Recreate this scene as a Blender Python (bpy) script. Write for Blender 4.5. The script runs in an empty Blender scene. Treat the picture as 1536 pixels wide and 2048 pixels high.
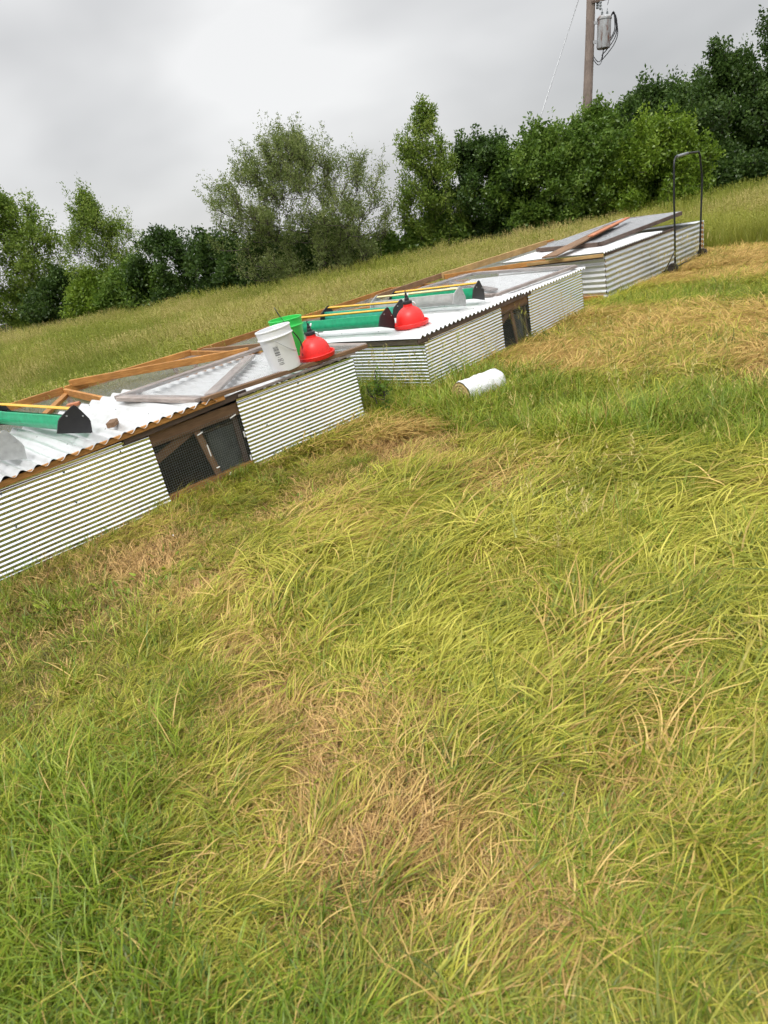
import bpy, bmesh, math, random
import numpy as np
from mathutils import Vector, Matrix

random.seed(7); rng = np.random.default_rng(7)
SC = bpy.context.scene
COL = SC.collection

# ------------------------------------------------------------------ camera, sky, light, exposure
PITCH, ROLL, CAM_H = .410, .206, 1.743
cF = Vector((0, math.cos(PITCH), -math.sin(PITCH)))
cR0 = Vector((1, 0, 0)); cU0 = Vector((0, math.sin(PITCH), math.cos(PITCH)))
cR = cR0*math.cos(ROLL) - cU0*math.sin(ROLL); cU = cR0*math.sin(ROLL) + cU0*math.cos(ROLL)
cam_d = bpy.data.cameras.new('camera'); cam = bpy.data.objects.new('camera', cam_d); COL.objects.link(cam)
cam_d.sensor_fit = 'VERTICAL'; cam_d.sensor_height = 36; cam_d.lens = 1339.6/2048*36
cam_d.clip_start = .05; cam_d.clip_end = 2000
M3 = Matrix((cR, cU, -cF)).transposed()
cam.matrix_world = Matrix.Translation((0, 0, CAM_H)) @ M3.to_4x4()
cam_d.dof.use_dof = True; cam_d.dof.focus_distance = 6.5; cam_d.dof.aperture_fstop = 4.2
SC.camera = cam

SUN_EL, SUN_AZ = math.radians(58), math.radians(200)      # behind and left of the camera, above the overcast
world = bpy.data.worlds.new('World'); SC.world = world; world.use_nodes = True
wt = world.node_tree; wt.nodes.clear()
def wn(t, **k):
    n = wt.nodes.new(t)
    for a, b in k.items(): setattr(n, a, b)
    return n
wl = wt.links.new
sky = wn('ShaderNodeTexSky', sky_type='NISHITA', sun_disc=False, sun_elevation=SUN_EL, sun_rotation=SUN_AZ)
tc = wn('ShaderNodeTexCoord'); mp = wn('ShaderNodeMapping')
mp.inputs['Scale'].default_value = (1.0, 1.0, 1.9); mp.inputs['Rotation'].default_value = (.1, .25, .4)
wl(tc.outputs['Generated'], mp.inputs['Vector'])
n1 = wn('ShaderNodeTexNoise'); n1.inputs['Scale'].default_value = 2.1; n1.inputs['Detail'].default_value = 4; n1.inputs['Roughness'].default_value = .45
n1.inputs['Distortion'].default_value = .15
wl(mp.outputs['Vector'], n1.inputs['Vector'])
cr = wn('ShaderNodeValToRGB'); cr.color_ramp.elements[0].position = .33; cr.color_ramp.elements[1].position = .66
cr.color_ramp.elements[0].color = (.385, .388, .393, 1); cr.color_ramp.elements[1].color = (.66, .66, .658, 1)
wl(n1.outputs['Fac'], cr.inputs['Fac'])
sep = wn('ShaderNodeSeparateXYZ'); wl(tc.outputs['Generated'], sep.inputs['Vector'])
mr = wn('ShaderNodeMapRange'); mr.inputs['From Min'].default_value = .25; mr.inputs['From Max'].default_value = 1
mr.inputs['To Min'].default_value = 1.0; mr.inputs['To Max'].default_value = 3.0        # an overcast sky is brightest overhead
wl(sep.outputs['Z'], mr.inputs['Value'])
mul = wn('ShaderNodeVectorMath', operation='SCALE'); wl(cr.outputs['Color'], mul.inputs[0]); wl(mr.outputs['Result'], mul.inputs['Scale'])
bg1 = wn('ShaderNodeBackground'); bg1.inputs['Strength'].default_value = .08; wl(sky.outputs['Color'], bg1.inputs['Color'])
bg2 = wn('ShaderNodeBackground'); bg2.inputs['Strength'].default_value = 1.0; wl(mul.outputs['Vector'], bg2.inputs['Color'])
mx = wn('ShaderNodeMixShader'); mx.inputs['Fac'].default_value = .94
wl(bg1.outputs[0], mx.inputs[1]); wl(bg2.outputs[0], mx.inputs[2])
wo = wn('ShaderNodeOutputWorld'); wl(mx.outputs[0], wo.inputs['Surface'])

sun_d = bpy.data.lights.new('sun', 'SUN'); sun_d.energy = 1.5; sun_d.angle = math.radians(12); sun_d.color = (1, .97, .92)
sun = bpy.data.objects.new('sun', sun_d); COL.objects.link(sun)
sd = Vector((math.sin(SUN_AZ)*math.cos(SUN_EL), math.cos(SUN_AZ)*math.cos(SUN_EL), math.sin(SUN_EL)))
sun.rotation_euler = sd.to_track_quat('Z', 'Y').to_euler()
SC.view_settings.view_transform = 'Standard'; SC.view_settings.look = 'None'
SC.view_settings.gamma = 1; SC.view_settings.exposure = .50; SC.view_settings.use_curve_mapping = False
SC.render.engine = 'CYCLES'; SC.cycles.max_bounces = 5; SC.cycles.diffuse_bounces = 2; SC.cycles.use_adaptive_sampling = True; SC.cycles.adaptive_threshold = .035; SC.cycles.adaptive_min_samples = 16; SC.cycles.transparent_max_bounces = 8
SC.cycles.use_denoising = True

UP = Vector((.1, 0, 1)).normalized()      # true vertical; the field itself is a hillside and is built level

# ------------------------------------------------------------------ materials
def mat(name):
    m = bpy.data.materials.new(name); m.use_nodes = True
    nt = m.node_tree; b = nt.nodes['Principled BSDF']
    return m, nt, b
def nd(nt, t, **k):
    n = nt.nodes.new(t)
    for a, b in k.items(): setattr(n, a, b)
    return n
def noise(nt, scale, detail=4, vec=None, rough=.55, coord='Object', vscale=None):
    n = nd(nt, 'ShaderNodeTexNoise'); n.inputs['Scale'].default_value = scale; n.inputs['Detail'].default_value = detail
    n.inputs['Roughness'].default_value = rough
    t = nd(nt, 'ShaderNodeTexCoord'); src = t.outputs[coord]
    if vscale:
        mpn = nd(nt, 'ShaderNodeMapping'); mpn.inputs['Scale'].default_value = vscale
        nt.links.new(src, mpn.inputs['Vector']); src = mpn.outputs['Vector']
    nt.links.new(src, n.inputs['Vector'])
    return n.outputs['Fac']
def ramp(nt, fac, stops):
    r = nd(nt, 'ShaderNodeValToRGB'); e = r.color_ramp.elements
    while len(e) < len(stops): e.new(.5)
    for k, (p, c) in enumerate(stops):
        e[k].position = p; e[k].color = (c[0], c[1], c[2], 1) if len(c) == 3 else c
    nt.links.new(fac, r.inputs['Fac'])
    return r.outputs['Color']
def bump(nt, b, h, strength, dist=.01):
    bn = nd(nt, 'ShaderNodeBump'); bn.inputs['Strength'].default_value = strength; bn.inputs['Distance'].default_value = dist
    nt.links.new(h, bn.inputs['Height']); nt.links.new(bn.outputs['Normal'], b.inputs['Normal'])

def plain(name, c, rough=.5, metal=0, var=.12, scale=9, dirt=None, spec=.5):
    m, nt, b = mat(name)
    lo = tuple(x*(1-var) for x in c); hi = tuple(min(1, x*(1+var)) for x in c)
    st = [(.3, lo), (.7, hi)]
    nt.links.new(ramp(nt, noise(nt, scale, 6), st), b.inputs['Base Color'])
    b.inputs['Roughness'].default_value = rough; b.inputs['Metallic'].default_value = metal
    b.inputs['Specular IOR Level'].default_value = spec
    return m
def wood(name, dark, mid, light, rough=.75, grain=1.0):
    m, nt, b = mat(name)
    f = noise(nt, 6, 8, vscale=(1.2, 18, 18), rough=.65)
    oi = nd(nt, 'ShaderNodeObjectInfo')
    col = ramp(nt, f, [(.25, dark), (.5, mid), (.75, light)])
    blot = noise(nt, 3.0, 3)
    mixn = nd(nt, 'ShaderNodeMix', data_type='RGBA', blend_type='MULTIPLY'); mixn.inputs['Factor'].default_value = .8
    nt.links.new(col, mixn.inputs['A']); nt.links.new(ramp(nt, blot, [(.3, (.62, .6, .58)), (.65, (1.1, 1.08, 1.05))]), mixn.inputs['B'])
    hs = nd(nt, 'ShaderNodeHueSaturation'); nt.links.new(mixn.outputs['Result'], hs.inputs['Color'])
    mrr = nd(nt, 'ShaderNodeMapRange'); mrr.inputs['To Min'].default_value = .8; mrr.inputs['To Max'].default_value = 1.2
    nt.links.new(oi.outputs['Random'], mrr.inputs['Value']); nt.links.new(mrr.outputs['Result'], hs.inputs['Value'])
    nt.links.new(hs.outputs['Color'], b.inputs['Base Color']); b.inputs['Roughness'].default_value = rough
    bump(nt, b, f, .4*grain, .004)
    return m
def sheet_metal(name, c, rough, metal, dirt=(.5, .5, .47), amount=.5, bmp=.15):
    m, nt, b = mat(name)
    f = noise(nt, 2.4, 6, vscale=(1, 2.5, 6), rough=.6)
    nt.links.new(ramp(nt, f, [(.30, tuple(a*amount+x*(1-amount) for a, x in zip(dirt, c))), (.52, c), (.8, tuple(min(.95, x*1.03) for x in c))]), b.inputs['Base Color'])
    g = noise(nt, 14, 4)
    rr = nd(nt, 'ShaderNodeMapRange'); rr.inputs['To Min'].default_value = rough*.7; rr.inputs['To Max'].default_value = rough*1.35
    nt.links.new(g, rr.inputs['Value']); nt.links.new(rr.outputs['Result'], b.inputs['Roughness'])
    b.inputs['Metallic'].default_value = metal
    if bmp: bump(nt, b, noise(nt, 5, 3), bmp, .004)
    return m

MM = {}
MM['wall_metal'] = sheet_metal('bright_corrugated_steel', (.90, .935, .965), .09, 1.0, amount=.06, bmp=0)
MM['roof_metal'] = sheet_metal('white_roof_steel', (.70, .71, .71), .36, .5, dirt=(.45, .44, .40), amount=.35)
MM['old_metal'] = sheet_metal('galvanised_steel', (.66, .69, .71), .34, .75, dirt=(.42, .46, .45), amount=.5)
MM['cedar'] = wood('orange_treated_wood', (.24, .10, .022), (.42, .19, .045), (.58, .31, .10))
MM['brown'] = wood('brown_stained_wood', (.13, .07, .035), (.22, .125, .065), (.31, .19, .105))
MM['grey_wood'] = wood('weathered_grey_wood', (.19, .155, .14), (.30, .255, .235), (.42, .375, .355))
MM['dark_wood'] = wood('dark_wet_wood', (.06, .04, .032), (.115, .078, .062), (.19, .14, .115))
MM['red_wood'] = wood('red_orange_stained_wood', (.30, .10, .045), (.45, .17, .08), (.55, .25, .13))
MM['yellow_wood'] = wood('yellow_pine', (.34, .20, .07), (.5, .32, .13), (.62, .44, .22))
MM['wire'] = plain('galvanised_wire', (.42, .43, .44), .45, .6)
MM['dark_wire'] = plain('dark_netting_wire', (.20, .22, .20), .5, .4)
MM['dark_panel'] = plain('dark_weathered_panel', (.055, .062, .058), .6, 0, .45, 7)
MM['green'] = plain('green_enamel', (.010, .33, .155), .38, 0, .16, 20)
MM['teal'] = plain('teal_green_enamel', (.04, .36, .24), .38, 0, .16, 20)
MM['trough_zinc'] = plain('dull_zinc', (.42, .43, .41), .5, .25, .16, 12)
MM['plate_zinc'] = plain('grey_end_plate', (.36, .37, .36), .6, .1, .16, 25)
MM['yellow'] = plain('yellow_paint', (.72, .39, .018), .4, 0, .08, 20)
MM['pale_yellow'] = plain('faded_yellow_paint', (.72, .62, .30), .5, 0, .08, 20)
MM['black'] = plain('black_plastic', (.012, .012, .014), .45, 0, .3, 15)
MM['blackmetal'] = plain('black_painted_steel', (.018, .02, .02), .4, .3, .3, 15)
MM['red'] = plain('red_plastic', (.78, .022, .018), .42, 0, .08, 60)
MM['white_plastic'] = plain('white_bucket_plastic', (.74, .75, .76), .38, 0, .04, 8)
MM['lime'] = plain('bright_green_plastic', (.035, .56, .09), .36, 0, .05, 8)
MM['clear'] = plain('clear_tube_fitting', (.62, .66, .64), .25, 0, .1, 30)
MM['ink'] = plain('grey_print', (.16, .16, .165), .7, 0, .2, 120)
MM['rubber'] = plain('dirty_wheel_rubber', (.035, .028, .022), .85, 0, .5, 20)
MM['pole'] = wood('weathered_pole_wood', (.11, .085, .07), (.21, .165, .14), (.30, .25, .215))
MM['ceramic'] = plain('grey_porcelain', (.22, .24, .25), .3)
MM['bark'] = plain('bark', (.075, .062, .048), .9, 0, .4, 6)
MM['staple'] = plain('white_plastic_clip', (.75, .75, .72), .5)
MM['straw_end'] = plain('tan_fibre', (.46, .34, .15), .85, 0, .35, 30)
# transformer can: grey paint with rust streaks
m, nt, b = mat('rusty_grey_paint')
nt.links.new(ramp(nt, noise(nt, 2.2, 8, vscale=(2, 2, .6), rough=.7), [(.40, (.44, .46, .47)), (.52, (.36, .36, .36)), (.60, (.16, .075, .05))]), b.inputs['Base Color'])
b.inputs['Roughness'].default_value = .55; MM['can'] = m
# wrinkled plastic wrap
m, nt, b = mat('wrinkled_white_wrap')
b.inputs['Base Color'].default_value = (.8, .81, .83, 1); b.inputs['Roughness'].default_value = .35
bump(nt, b, noise(nt, 16, 7, vscale=(1, 1, .5), rough=.7), 1.0, .03); MM['wrap'] = m

def blade_material(name, ramp_stops, trans=.20, attr='INSTANCER', dry=((.33, .20, .055), (.72, .51, .175))):
    """blade colour: per-blade attribute 'Col' (r random, g height along the blade) + per-tuft 'tint' towards dry straw"""
    m, nt, b = mat(name)
    at = nd(nt, 'ShaderNodeAttribute', attribute_name='Col', attribute_type='GEOMETRY')
    sp = nd(nt, 'ShaderNodeSeparateColor'); nt.links.new(at.outputs['Color'], sp.inputs['Color'])
    ti = nd(nt, 'ShaderNodeAttribute', attribute_name='tint', attribute_type=attr)
    oi = nd(nt, 'ShaderNodeAttribute', attribute_name='vary', attribute_type=attr)
    # green side
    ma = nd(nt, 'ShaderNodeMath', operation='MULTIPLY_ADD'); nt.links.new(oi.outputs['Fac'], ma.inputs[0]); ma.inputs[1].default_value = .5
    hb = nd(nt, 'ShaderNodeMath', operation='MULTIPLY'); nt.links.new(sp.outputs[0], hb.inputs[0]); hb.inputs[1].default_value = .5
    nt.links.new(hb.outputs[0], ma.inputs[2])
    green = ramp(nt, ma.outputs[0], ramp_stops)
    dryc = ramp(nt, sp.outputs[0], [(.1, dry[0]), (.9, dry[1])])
    # probability that a blade is dry: smoothstep(tint*1.3 - rnd2)
    sb = nd(nt, 'ShaderNodeMath', operation='SUBTRACT'); nt.links.new(ti.outputs['Fac'], sb.inputs[0]); nt.links.new(sp.outputs[2], sb.inputs[1])
    mrn = nd(nt, 'ShaderNodeMapRange', interpolation_type='SMOOTHSTEP'); mrn.inputs['From Min'].default_value = -.12; mrn.inputs['From Max'].default_value = .12
    nt.links.new(sb.outputs[0], mrn.inputs['Value'])
    mi = nd(nt, 'ShaderNodeMix', data_type='RGBA'); nt.links.new(mrn.outputs['Result'], mi.inputs['Factor'])
    nt.links.new(green, mi.inputs['A']); nt.links.new(dryc, mi.inputs['B'])
    nt.nodes.remove(b)
    df = nd(nt, 'ShaderNodeBsdfDiffuse'); tr = nd(nt, 'ShaderNodeBsdfTranslucent'); gl = nd(nt, 'ShaderNodeBsdfGlossy')
    gl.inputs['Roughness'].default_value = .42; gl.inputs['Color'].default_value = (1, .97, .85, 1)
    nt.links.new(mi.outputs['Result'], df.inputs['Color']); nt.links.new(mi.outputs['Result'], tr.inputs['Color'])
    m1 = nd(nt, 'ShaderNodeMixShader'); m1.inputs['Fac'].default_value = trans
    nt.links.new(df.outputs[0], m1.inputs[1]); nt.links.new(tr.outputs[0], m1.inputs[2])
    m2 = nd(nt, 'ShaderNodeMixShader'); m2.inputs['Fac'].default_value = .028
    nt.links.new(m1.outputs[0], m2.inputs[1]); nt.links.new(gl.outputs[0], m2.inputs[2])
    nt.links.new(m2.outputs[0], nt.nodes['Material Output'].inputs['Surface'])
    return m
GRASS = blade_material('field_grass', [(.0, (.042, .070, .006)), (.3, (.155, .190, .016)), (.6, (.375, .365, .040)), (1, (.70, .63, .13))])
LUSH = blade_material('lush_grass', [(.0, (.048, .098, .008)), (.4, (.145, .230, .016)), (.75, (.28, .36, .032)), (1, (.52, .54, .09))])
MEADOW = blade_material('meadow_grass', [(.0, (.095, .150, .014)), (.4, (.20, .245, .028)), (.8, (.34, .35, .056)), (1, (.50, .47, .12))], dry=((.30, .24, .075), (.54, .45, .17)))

THATCH = blade_material('dead_thatch', [(.0, (.040, .045, .005)), (.5, (.13, .12, .015)), (1, (.32, .27, .05))], dry=((.17, .09, .030), (.74, .48, .19)))
def leaf_material(name, stops, trans=.42):
    m, nt, b = mat(name)
    at = nd(nt, 'ShaderNodeAttribute', attribute_name='Col', attribute_type='GEOMETRY')
    sp = nd(nt, 'ShaderNodeSeparateColor'); nt.links.new(at.outputs['Color'], sp.inputs['Color'])
    c = ramp(nt, sp.outputs[0], stops)
    nt.nodes.remove(b)
    df = nd(nt, 'ShaderNodeBsdfDiffuse'); tr = nd(nt, 'ShaderNodeBsdfTranslucent'); gl = nd(nt, 'ShaderNodeBsdfGlossy'); gl.inputs['Roughness'].default_value = .38
    nt.links.new(c, df.inputs['Color']); nt.links.new(c, tr.inputs['Color'])
    m1 = nd(nt, 'ShaderNodeMixShader'); m1.inputs['Fac'].default_value = trans
    nt.links.new(df.outputs[0], m1.inputs[1]); nt.links.new(tr.outputs[0], m1.inputs[2])
    m2 = nd(nt, 'ShaderNodeMixShader'); m2.inputs['Fac'].default_value = .022
    nt.links.new(m1.outputs[0], m2.inputs[1]); nt.links.new(gl.outputs[0], m2.inputs[2])
    nt.links.new(m2.outputs[0], nt.nodes['Material Output'].inputs['Surface'])
    return m
LEAF = {
 'willow': leaf_material('grey_green_leaves', [(0, (0.091, 0.140, 0.029)), (.5, (0.189, 0.244, 0.067)), (1, (0.342, 0.378, 0.140))]),
 'light':  leaf_material('light_green_leaves', [(0, (0.085, 0.152, 0.020)), (.5, (0.171, 0.256, 0.037)), (1, (0.329, 0.403, 0.079))]),
 'mid':    leaf_material('mid_green_leaves', [(0, (0.055, 0.110, 0.015)), (.5, (0.116, 0.201, 0.029)), (1, (0.220, 0.317, 0.055))]),
 'dark':   leaf_material('dark_green_leaves', [(0, (0.027, 0.057, 0.012)), (.5, (0.056, 0.107, 0.021)), (1, (0.122, 0.195, 0.041))]),
 'yellow': leaf_material('yellow_green_leaves', [(0, (0.079, 0.146, 0.015)), (.5, (0.165, 0.262, 0.024)), (1, (0.293, 0.390, 0.055))]),
}

# ground sheet material
m, nt, b = mat('field_soil')
f1 = noise(nt, 1.2, 8, rough=.65); f2 = noise(nt, 22, 5, rough=.7)
c1 = ramp(nt, f1, [(.3, (.026, .032, .007)), (.5, (.050, .040, .013)), (.68, (.095, .058, .024))])
mi = nd(nt, 'ShaderNodeMix', data_type='RGBA', blend_type='MULTIPLY'); mi.inputs['Factor'].default_value = .8
nt.links.new(c1, mi.inputs['A']); nt.links.new(ramp(nt, f2, [(.3, (.35, .33, .3)), (.7, (1.2, 1.15, 1.0))]), mi.inputs['B'])
nt.links.new(mi.outputs['Result'], b.inputs['Base Color']); b.inputs['Roughness'].default_value = .95
bump(nt, b, f2, .8, .03); MM['soil'] = m

# ------------------------------------------------------------------ mesh helpers
def mesh_np(name, V, F, mats, cols=None, smooth=False):
    """V (n,3); F (m,k) faces of equal size k"""
    V = np.asarray(V, np.float32); F = np.asarray(F, np.int32)
    me = bpy.data.meshes.new(name); k = F.shape[1]
    me.vertices.add(len(V)); me.vertices.foreach_set('co', V.ravel())
    me.loops.add(F.size); me.loops.foreach_set('vertex_index', F.ravel())
    me.polygons.add(len(F)); me.polygons.foreach_set('loop_start', np.arange(len(F), dtype=np.int32)*k)
    me.polygons.foreach_set('loop_total', np.full(len(F), k, np.int32))
    if smooth: me.polygons.foreach_set('use_smooth', np.ones(len(F), bool))
    if cols is not None:
        a = me.color_attributes.new('Col', 'FLOAT_COLOR', 'POINT'); a.data.foreach_set('color', np.asarray(cols, np.float32).ravel())
    for m_ in (mats if isinstance(mats, (list, tuple)) else [mats]): me.materials.append(m_)
    me.update(calc_edges=True)
    return me
def link(name, me, parent=None, loc=None):
    o = bpy.data.objects.new(name, me); COL.objects.link(o)
    if parent: o.parent = parent
    if loc is not None: o.location = loc
    return o
def tag(o, label=None, cat=None, group=None, kind=None):
    if label: o['label'] = label
    if cat: o['category'] = cat
    if group: o['group'] = group
    if kind: o['kind'] = kind
    return o
def empty(name, loc=(0, 0, 0), rz=0, label=None, cat=None, group=None, mw=None):
    o = bpy.data.objects.new(name, None); COL.objects.link(o); o.empty_display_size = .1
    if mw is not None: o.matrix_world = mw
    else: o.location = loc; o.rotation_euler = (0, 0, rz)
    return tag(o, label, cat, group)
def bm_obj(name, bm, m, parent=None, smooth=False, loc=None):
    me = bpy.data.meshes.new(name); bm.to_mesh(me); bm.free(); me.materials.append(m)
    if smooth:
        for p in me.polygons: p.use_smooth = True
    return link(name, me, parent, loc)
def frame_of(p0, p1, up=(0, 0, 1)):
    p0 = Vector(p0); p1 = Vector(p1); x = (p1-p0).normalized(); u = Vector(up)
    if abs(x.dot(u)) > .98: u = Vector((0, 1, 0))
    y = u.cross(x).normalized(); z = x.cross(y)
    M = Matrix((x, y, z)).transposed().to_4x4(); M.translation = (p0+p1)/2
    return M, (p1-p0).length
def board(name, p0, p1, w, t, m, parent=None, up=(0, 0, 1), bev=.003, twist=0):
    """a plank from p0 to p1, w across (local y), t thick (local z), slightly bowed, its grain along local x"""
    M, L = frame_of(p0, p1, up)
    bm = bmesh.new(); n = 4
    bmesh.ops.create_cube(bm, size=1)
    for v in bm.verts: v.co = Vector((v.co.x*L, v.co.y*w, v.co.z*t))
    if bev: bmesh.ops.bevel(bm, geom=bm.edges[:], offset=min(bev, t*.25), segments=1, affect='EDGES')
    o = bm_obj(name, bm, m, parent)
    o.matrix_local = M @ Matrix.Rotation(twist, 4, 'X')
    return o
def tube_mesh(pts, rad, seg=6, caps=True):
    pts = [Vector(p) for p in pts]; n = len(pts)
    rad = [rad]*n if not hasattr(rad, '__len__') else rad
    V = []; F = []; prev = None
    for i, p in enumerate(pts):
        t = (pts[min(i+1, n-1)]-pts[max(i-1, 0)]).normalized()
        a = t.orthogonal().normalized() if prev is None else (prev - t*prev.dot(t)).normalized()
        prev = a; b_ = t.cross(a)
        for k in range(seg):
            th = 2*math.pi*k/seg; V.append(p+(a*math.cos(th)+b_*math.sin(th))*rad[i])
    for i in range(n-1):
        for k in range(seg): F.append((i*seg+k, i*seg+(k+1) % seg, (i+1)*seg+(k+1) % seg, (i+1)*seg+k))
    return V, F
def tube(name, pts, rad, m, parent=None, seg=8, smooth=True):
    V, F = tube_mesh(pts, rad, seg)
    me = bpy.data.meshes.new(name)
    n = len(pts); F = [tuple(f) for f in F] + [tuple(range(seg))[::-1], tuple(range((n-1)*seg, n*seg))]
    me.from_pydata([tuple(v) for v in V], [], F); me.materials.append(m)
    if smooth:
        for p in me.polygons: p.use_smooth = len(p.vertices) == 4
    return link(name, me, parent)
def lathe(name, prof, m, parent=None, seg=40, loc=None, smooth=True):
    V = []; F = []
    for r_, z in prof:
        for k in range(seg):
            a = 2*math.pi*k/seg; V.append((r_*math.cos(a), r_*math.sin(a), z))
    for i in range(len(prof)-1):
        for k in range(seg): F.append((i*seg+k, i*seg+(k+1) % seg, (i+1)*seg+(k+1) % seg, (i+1)*seg+k))
    me = bpy.data.meshes.new(name); me.from_pydata(V, [], F); me.materials.append(m)
    bm = bmesh.new(); bm.from_mesh(me); bmesh.ops.remove_doubles(bm, verts=bm.verts, dist=1e-5); bm.to_mesh(me); bm.free()
    if smooth:
        for p in me.polygons: p.use_smooth = True
        me.set_sharp_from_angle(angle=math.radians(38))
    return link(name, me, parent, loc)
def corrugated(name, o, u, v, n, pitch, amp, m, parent=None, lap=0, wav=.004, seed=0):
    """sheet with origin o, ridges running along u; the wave goes along v, heights along n"""
    o, u, v, n = map(Vector, (o, u, v, n)); Lv = v.length; Lu = u.length
    r_ = np.random.default_rng(seed)
    per = 10; rows = max(2, int(round(Lv/pitch*per)))+1; cols = max(3, int(Lu/.15)+2)
    S = np.linspace(0, 1, rows); T = np.linspace(0, 1, cols)
    s, t = np.meshgrid(S, T, indexing='ij')
    ph = r_.uniform(0, 6.28)
    h = amp*np.sin(s*Lv/pitch*2*math.pi+ph)
    dent = wav*(np.sin(t*Lu*3.1+r_.uniform(0, 6))*np.sin(s*Lv*4.2+r_.uniform(0, 6)) + .6*np.sin(t*Lu*7.3+s*3+r_.uniform(0, 6)))
    h = h+dent
    shift = .0012*np.sin(t*Lu*9+r_.uniform(0, 6))
    P = np.array(o)+t[..., None]*np.array(u)+(s+shift/max(Lv, .1))[..., None]*np.array(v)+h[..., None]*np.array(n.normalized())
    th = .0012
    V = P.reshape(-1, 3); idx = np.arange(rows*cols).reshape(rows, cols)
    F = np.stack([idx[:-1, :-1], idx[1:, :-1], idx[1:, 1:], idx[:-1, 1:]], -1).reshape(-1, 4)
    V2 = V-np.array(n.normalized())*th; F2 = F[:, ::-1]+len(V)
    me = mesh_np(name, np.vstack([V, V2]), np.vstack([F, F2]), m, smooth=True)
    return link(name, me, parent)
def netting(name, o, u, v, pitch, w, m, parent=None, sag=.0, diag=False, seed=0):
    """woven wire: each wire a three-sided rod"""
    o, u, v = map(np.array, (o, u, v)); u = u.astype(float); v = v.astype(float); o = o.astype(float)
    Lu, Lv = np.linalg.norm(u), np.linalg.norm(v); nrm = np.cross(u, v); nrm /= np.linalg.norm(nrm)
    V = []; F = []
    r_ = np.random.default_rng(seed)
    def P(a, b): 
        return o+u*a+v*b - nrm*sag*np.sin(math.pi*a)*np.sin(math.pi*b)*(nrm[2] if abs(nrm[2]) > .5 else 0)
    def rod(A, n=6):
        base = len(V); k = len(A)
        for i, p in enumerate(A):
            t = A[min(i+1, k-1)]-A[max(i-1, 0)]; t = t/np.linalg.norm(t); s = np.cross(t, nrm)
            for q in range(3):
                th = 2*math.pi*q/3; V.append(p+(s*math.cos(th)+nrm*math.sin(th))*w/2)
        for i in range(k-1):
            for q in range(3): F.append((base+i*3+q, base+i*3+(q+1) % 3, base+(i+1)*3+(q+1) % 3, base+(i+1)*3+q))
    nu = max(2, int(Lu/pitch)); nv = max(2, int(Lv/pitch)); segs = 5 if sag else 1
    if diag:
        span = nu+nv
        for k in range(1, span):      # both diagonal families
            for sgn in (0, 1):
                a0 = max(0, k-nv)/nu; a1 = min(k, nu)/nu
                b0 = (k-a0*nu)/nv; b1 = (k-a1*nu)/nv
                A = [P(a0+(a1-a0)*j/segs, (b0+(b1-b0)*j/segs) if not sgn else 1-(b0+(b1-b0)*j/segs)) for j in range(segs+1)]
                rod(A)
    else:
        for i in range(nu+1): rod([P(i/nu, j/segs) for j in range(segs+1)])
        for i in range(nv+1): rod([P(j/segs, i/nv) for j in range(segs+1)])
    me = mesh_np(name, np.array(V), np.array(F), m)
    return link(name, me, parent)

# smooth value noise on the plane
_T = np.random.default_rng(99).uniform(-1, 1, (256, 256))
def vnoise(x, y, s, o=0):
    x = np.asarray(x, float)*s+o*17.3+1000; y = np.asarray(y, float)*s+o*9.1+1000
    xi = np.floor(x).astype(int); yi = np.floor(y).astype(int); fx = x-xi; fy = y-yi
    fx = fx*fx*(3-2*fx); fy = fy*fy*(3-2*fy)
    g = lambda a, b: _T[a % 256, b % 256]
    return (g(xi, yi)*(1-fx)+g(xi+1, yi)*fx)*(1-fy)+(g(xi, yi+1)*(1-fx)+g(xi+1, yi+1)*fx)*fy
def gz(x, y):
    """height of the ground"""
    x = np.asarray(x, float); y = np.asarray(y, float)
    z = .026*vnoise(x, y, 1.1, 1)+.020*vnoise(x, y, 3.3, 2)-.025
    z = z - .00*y
    far = np.clip(y-48, 0, None); z = z-far*.08
    return z

# ------------------------------------------------------------------ the ground
xs = np.concatenate([-np.geomspace(700, 7, 40), np.linspace(-6.8, 8, 90), np.geomspace(8.3, 700, 44)])
ys = np.concatenate([-np.geomspace(300, 2, 16), np.linspace(-1.5, 14, 110), np.geomspace(14.3, 900, 60)])
gx, gy = np.meshgrid(xs, ys, indexing='ij'); G = np.stack([gx, gy, gz(gx, gy)], -1).reshape(-1, 3)
idx = np.arange(len(G)).reshape(len(xs), len(ys))
GF = np.stack([idx[:-1, :-1], idx[1:, :-1], idx[1:, 1:], idx[:-1, 1:]], -1).reshape(-1, 4)
tag(link('ground', mesh_np('ground', G, GF, MM['soil'], smooth=True)), 'rough pasture ground under the flattened grass', None, None, 'structure')

# ------------------------------------------------------------------ chicken coops
SEEN = {}
def W(cf, x, y, z):
    a = cf[2]; return Vector((cf[0]+x*math.cos(a)-y*math.sin(a), cf[1]+x*math.sin(a)+y*math.cos(a), z+cf[3]))
C1 = (.009, 6.338, .675, 0.0); C2 = (.743, 6.782, .794, -.03); C3 = (3.84, 9.97, .718, .0)

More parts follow.
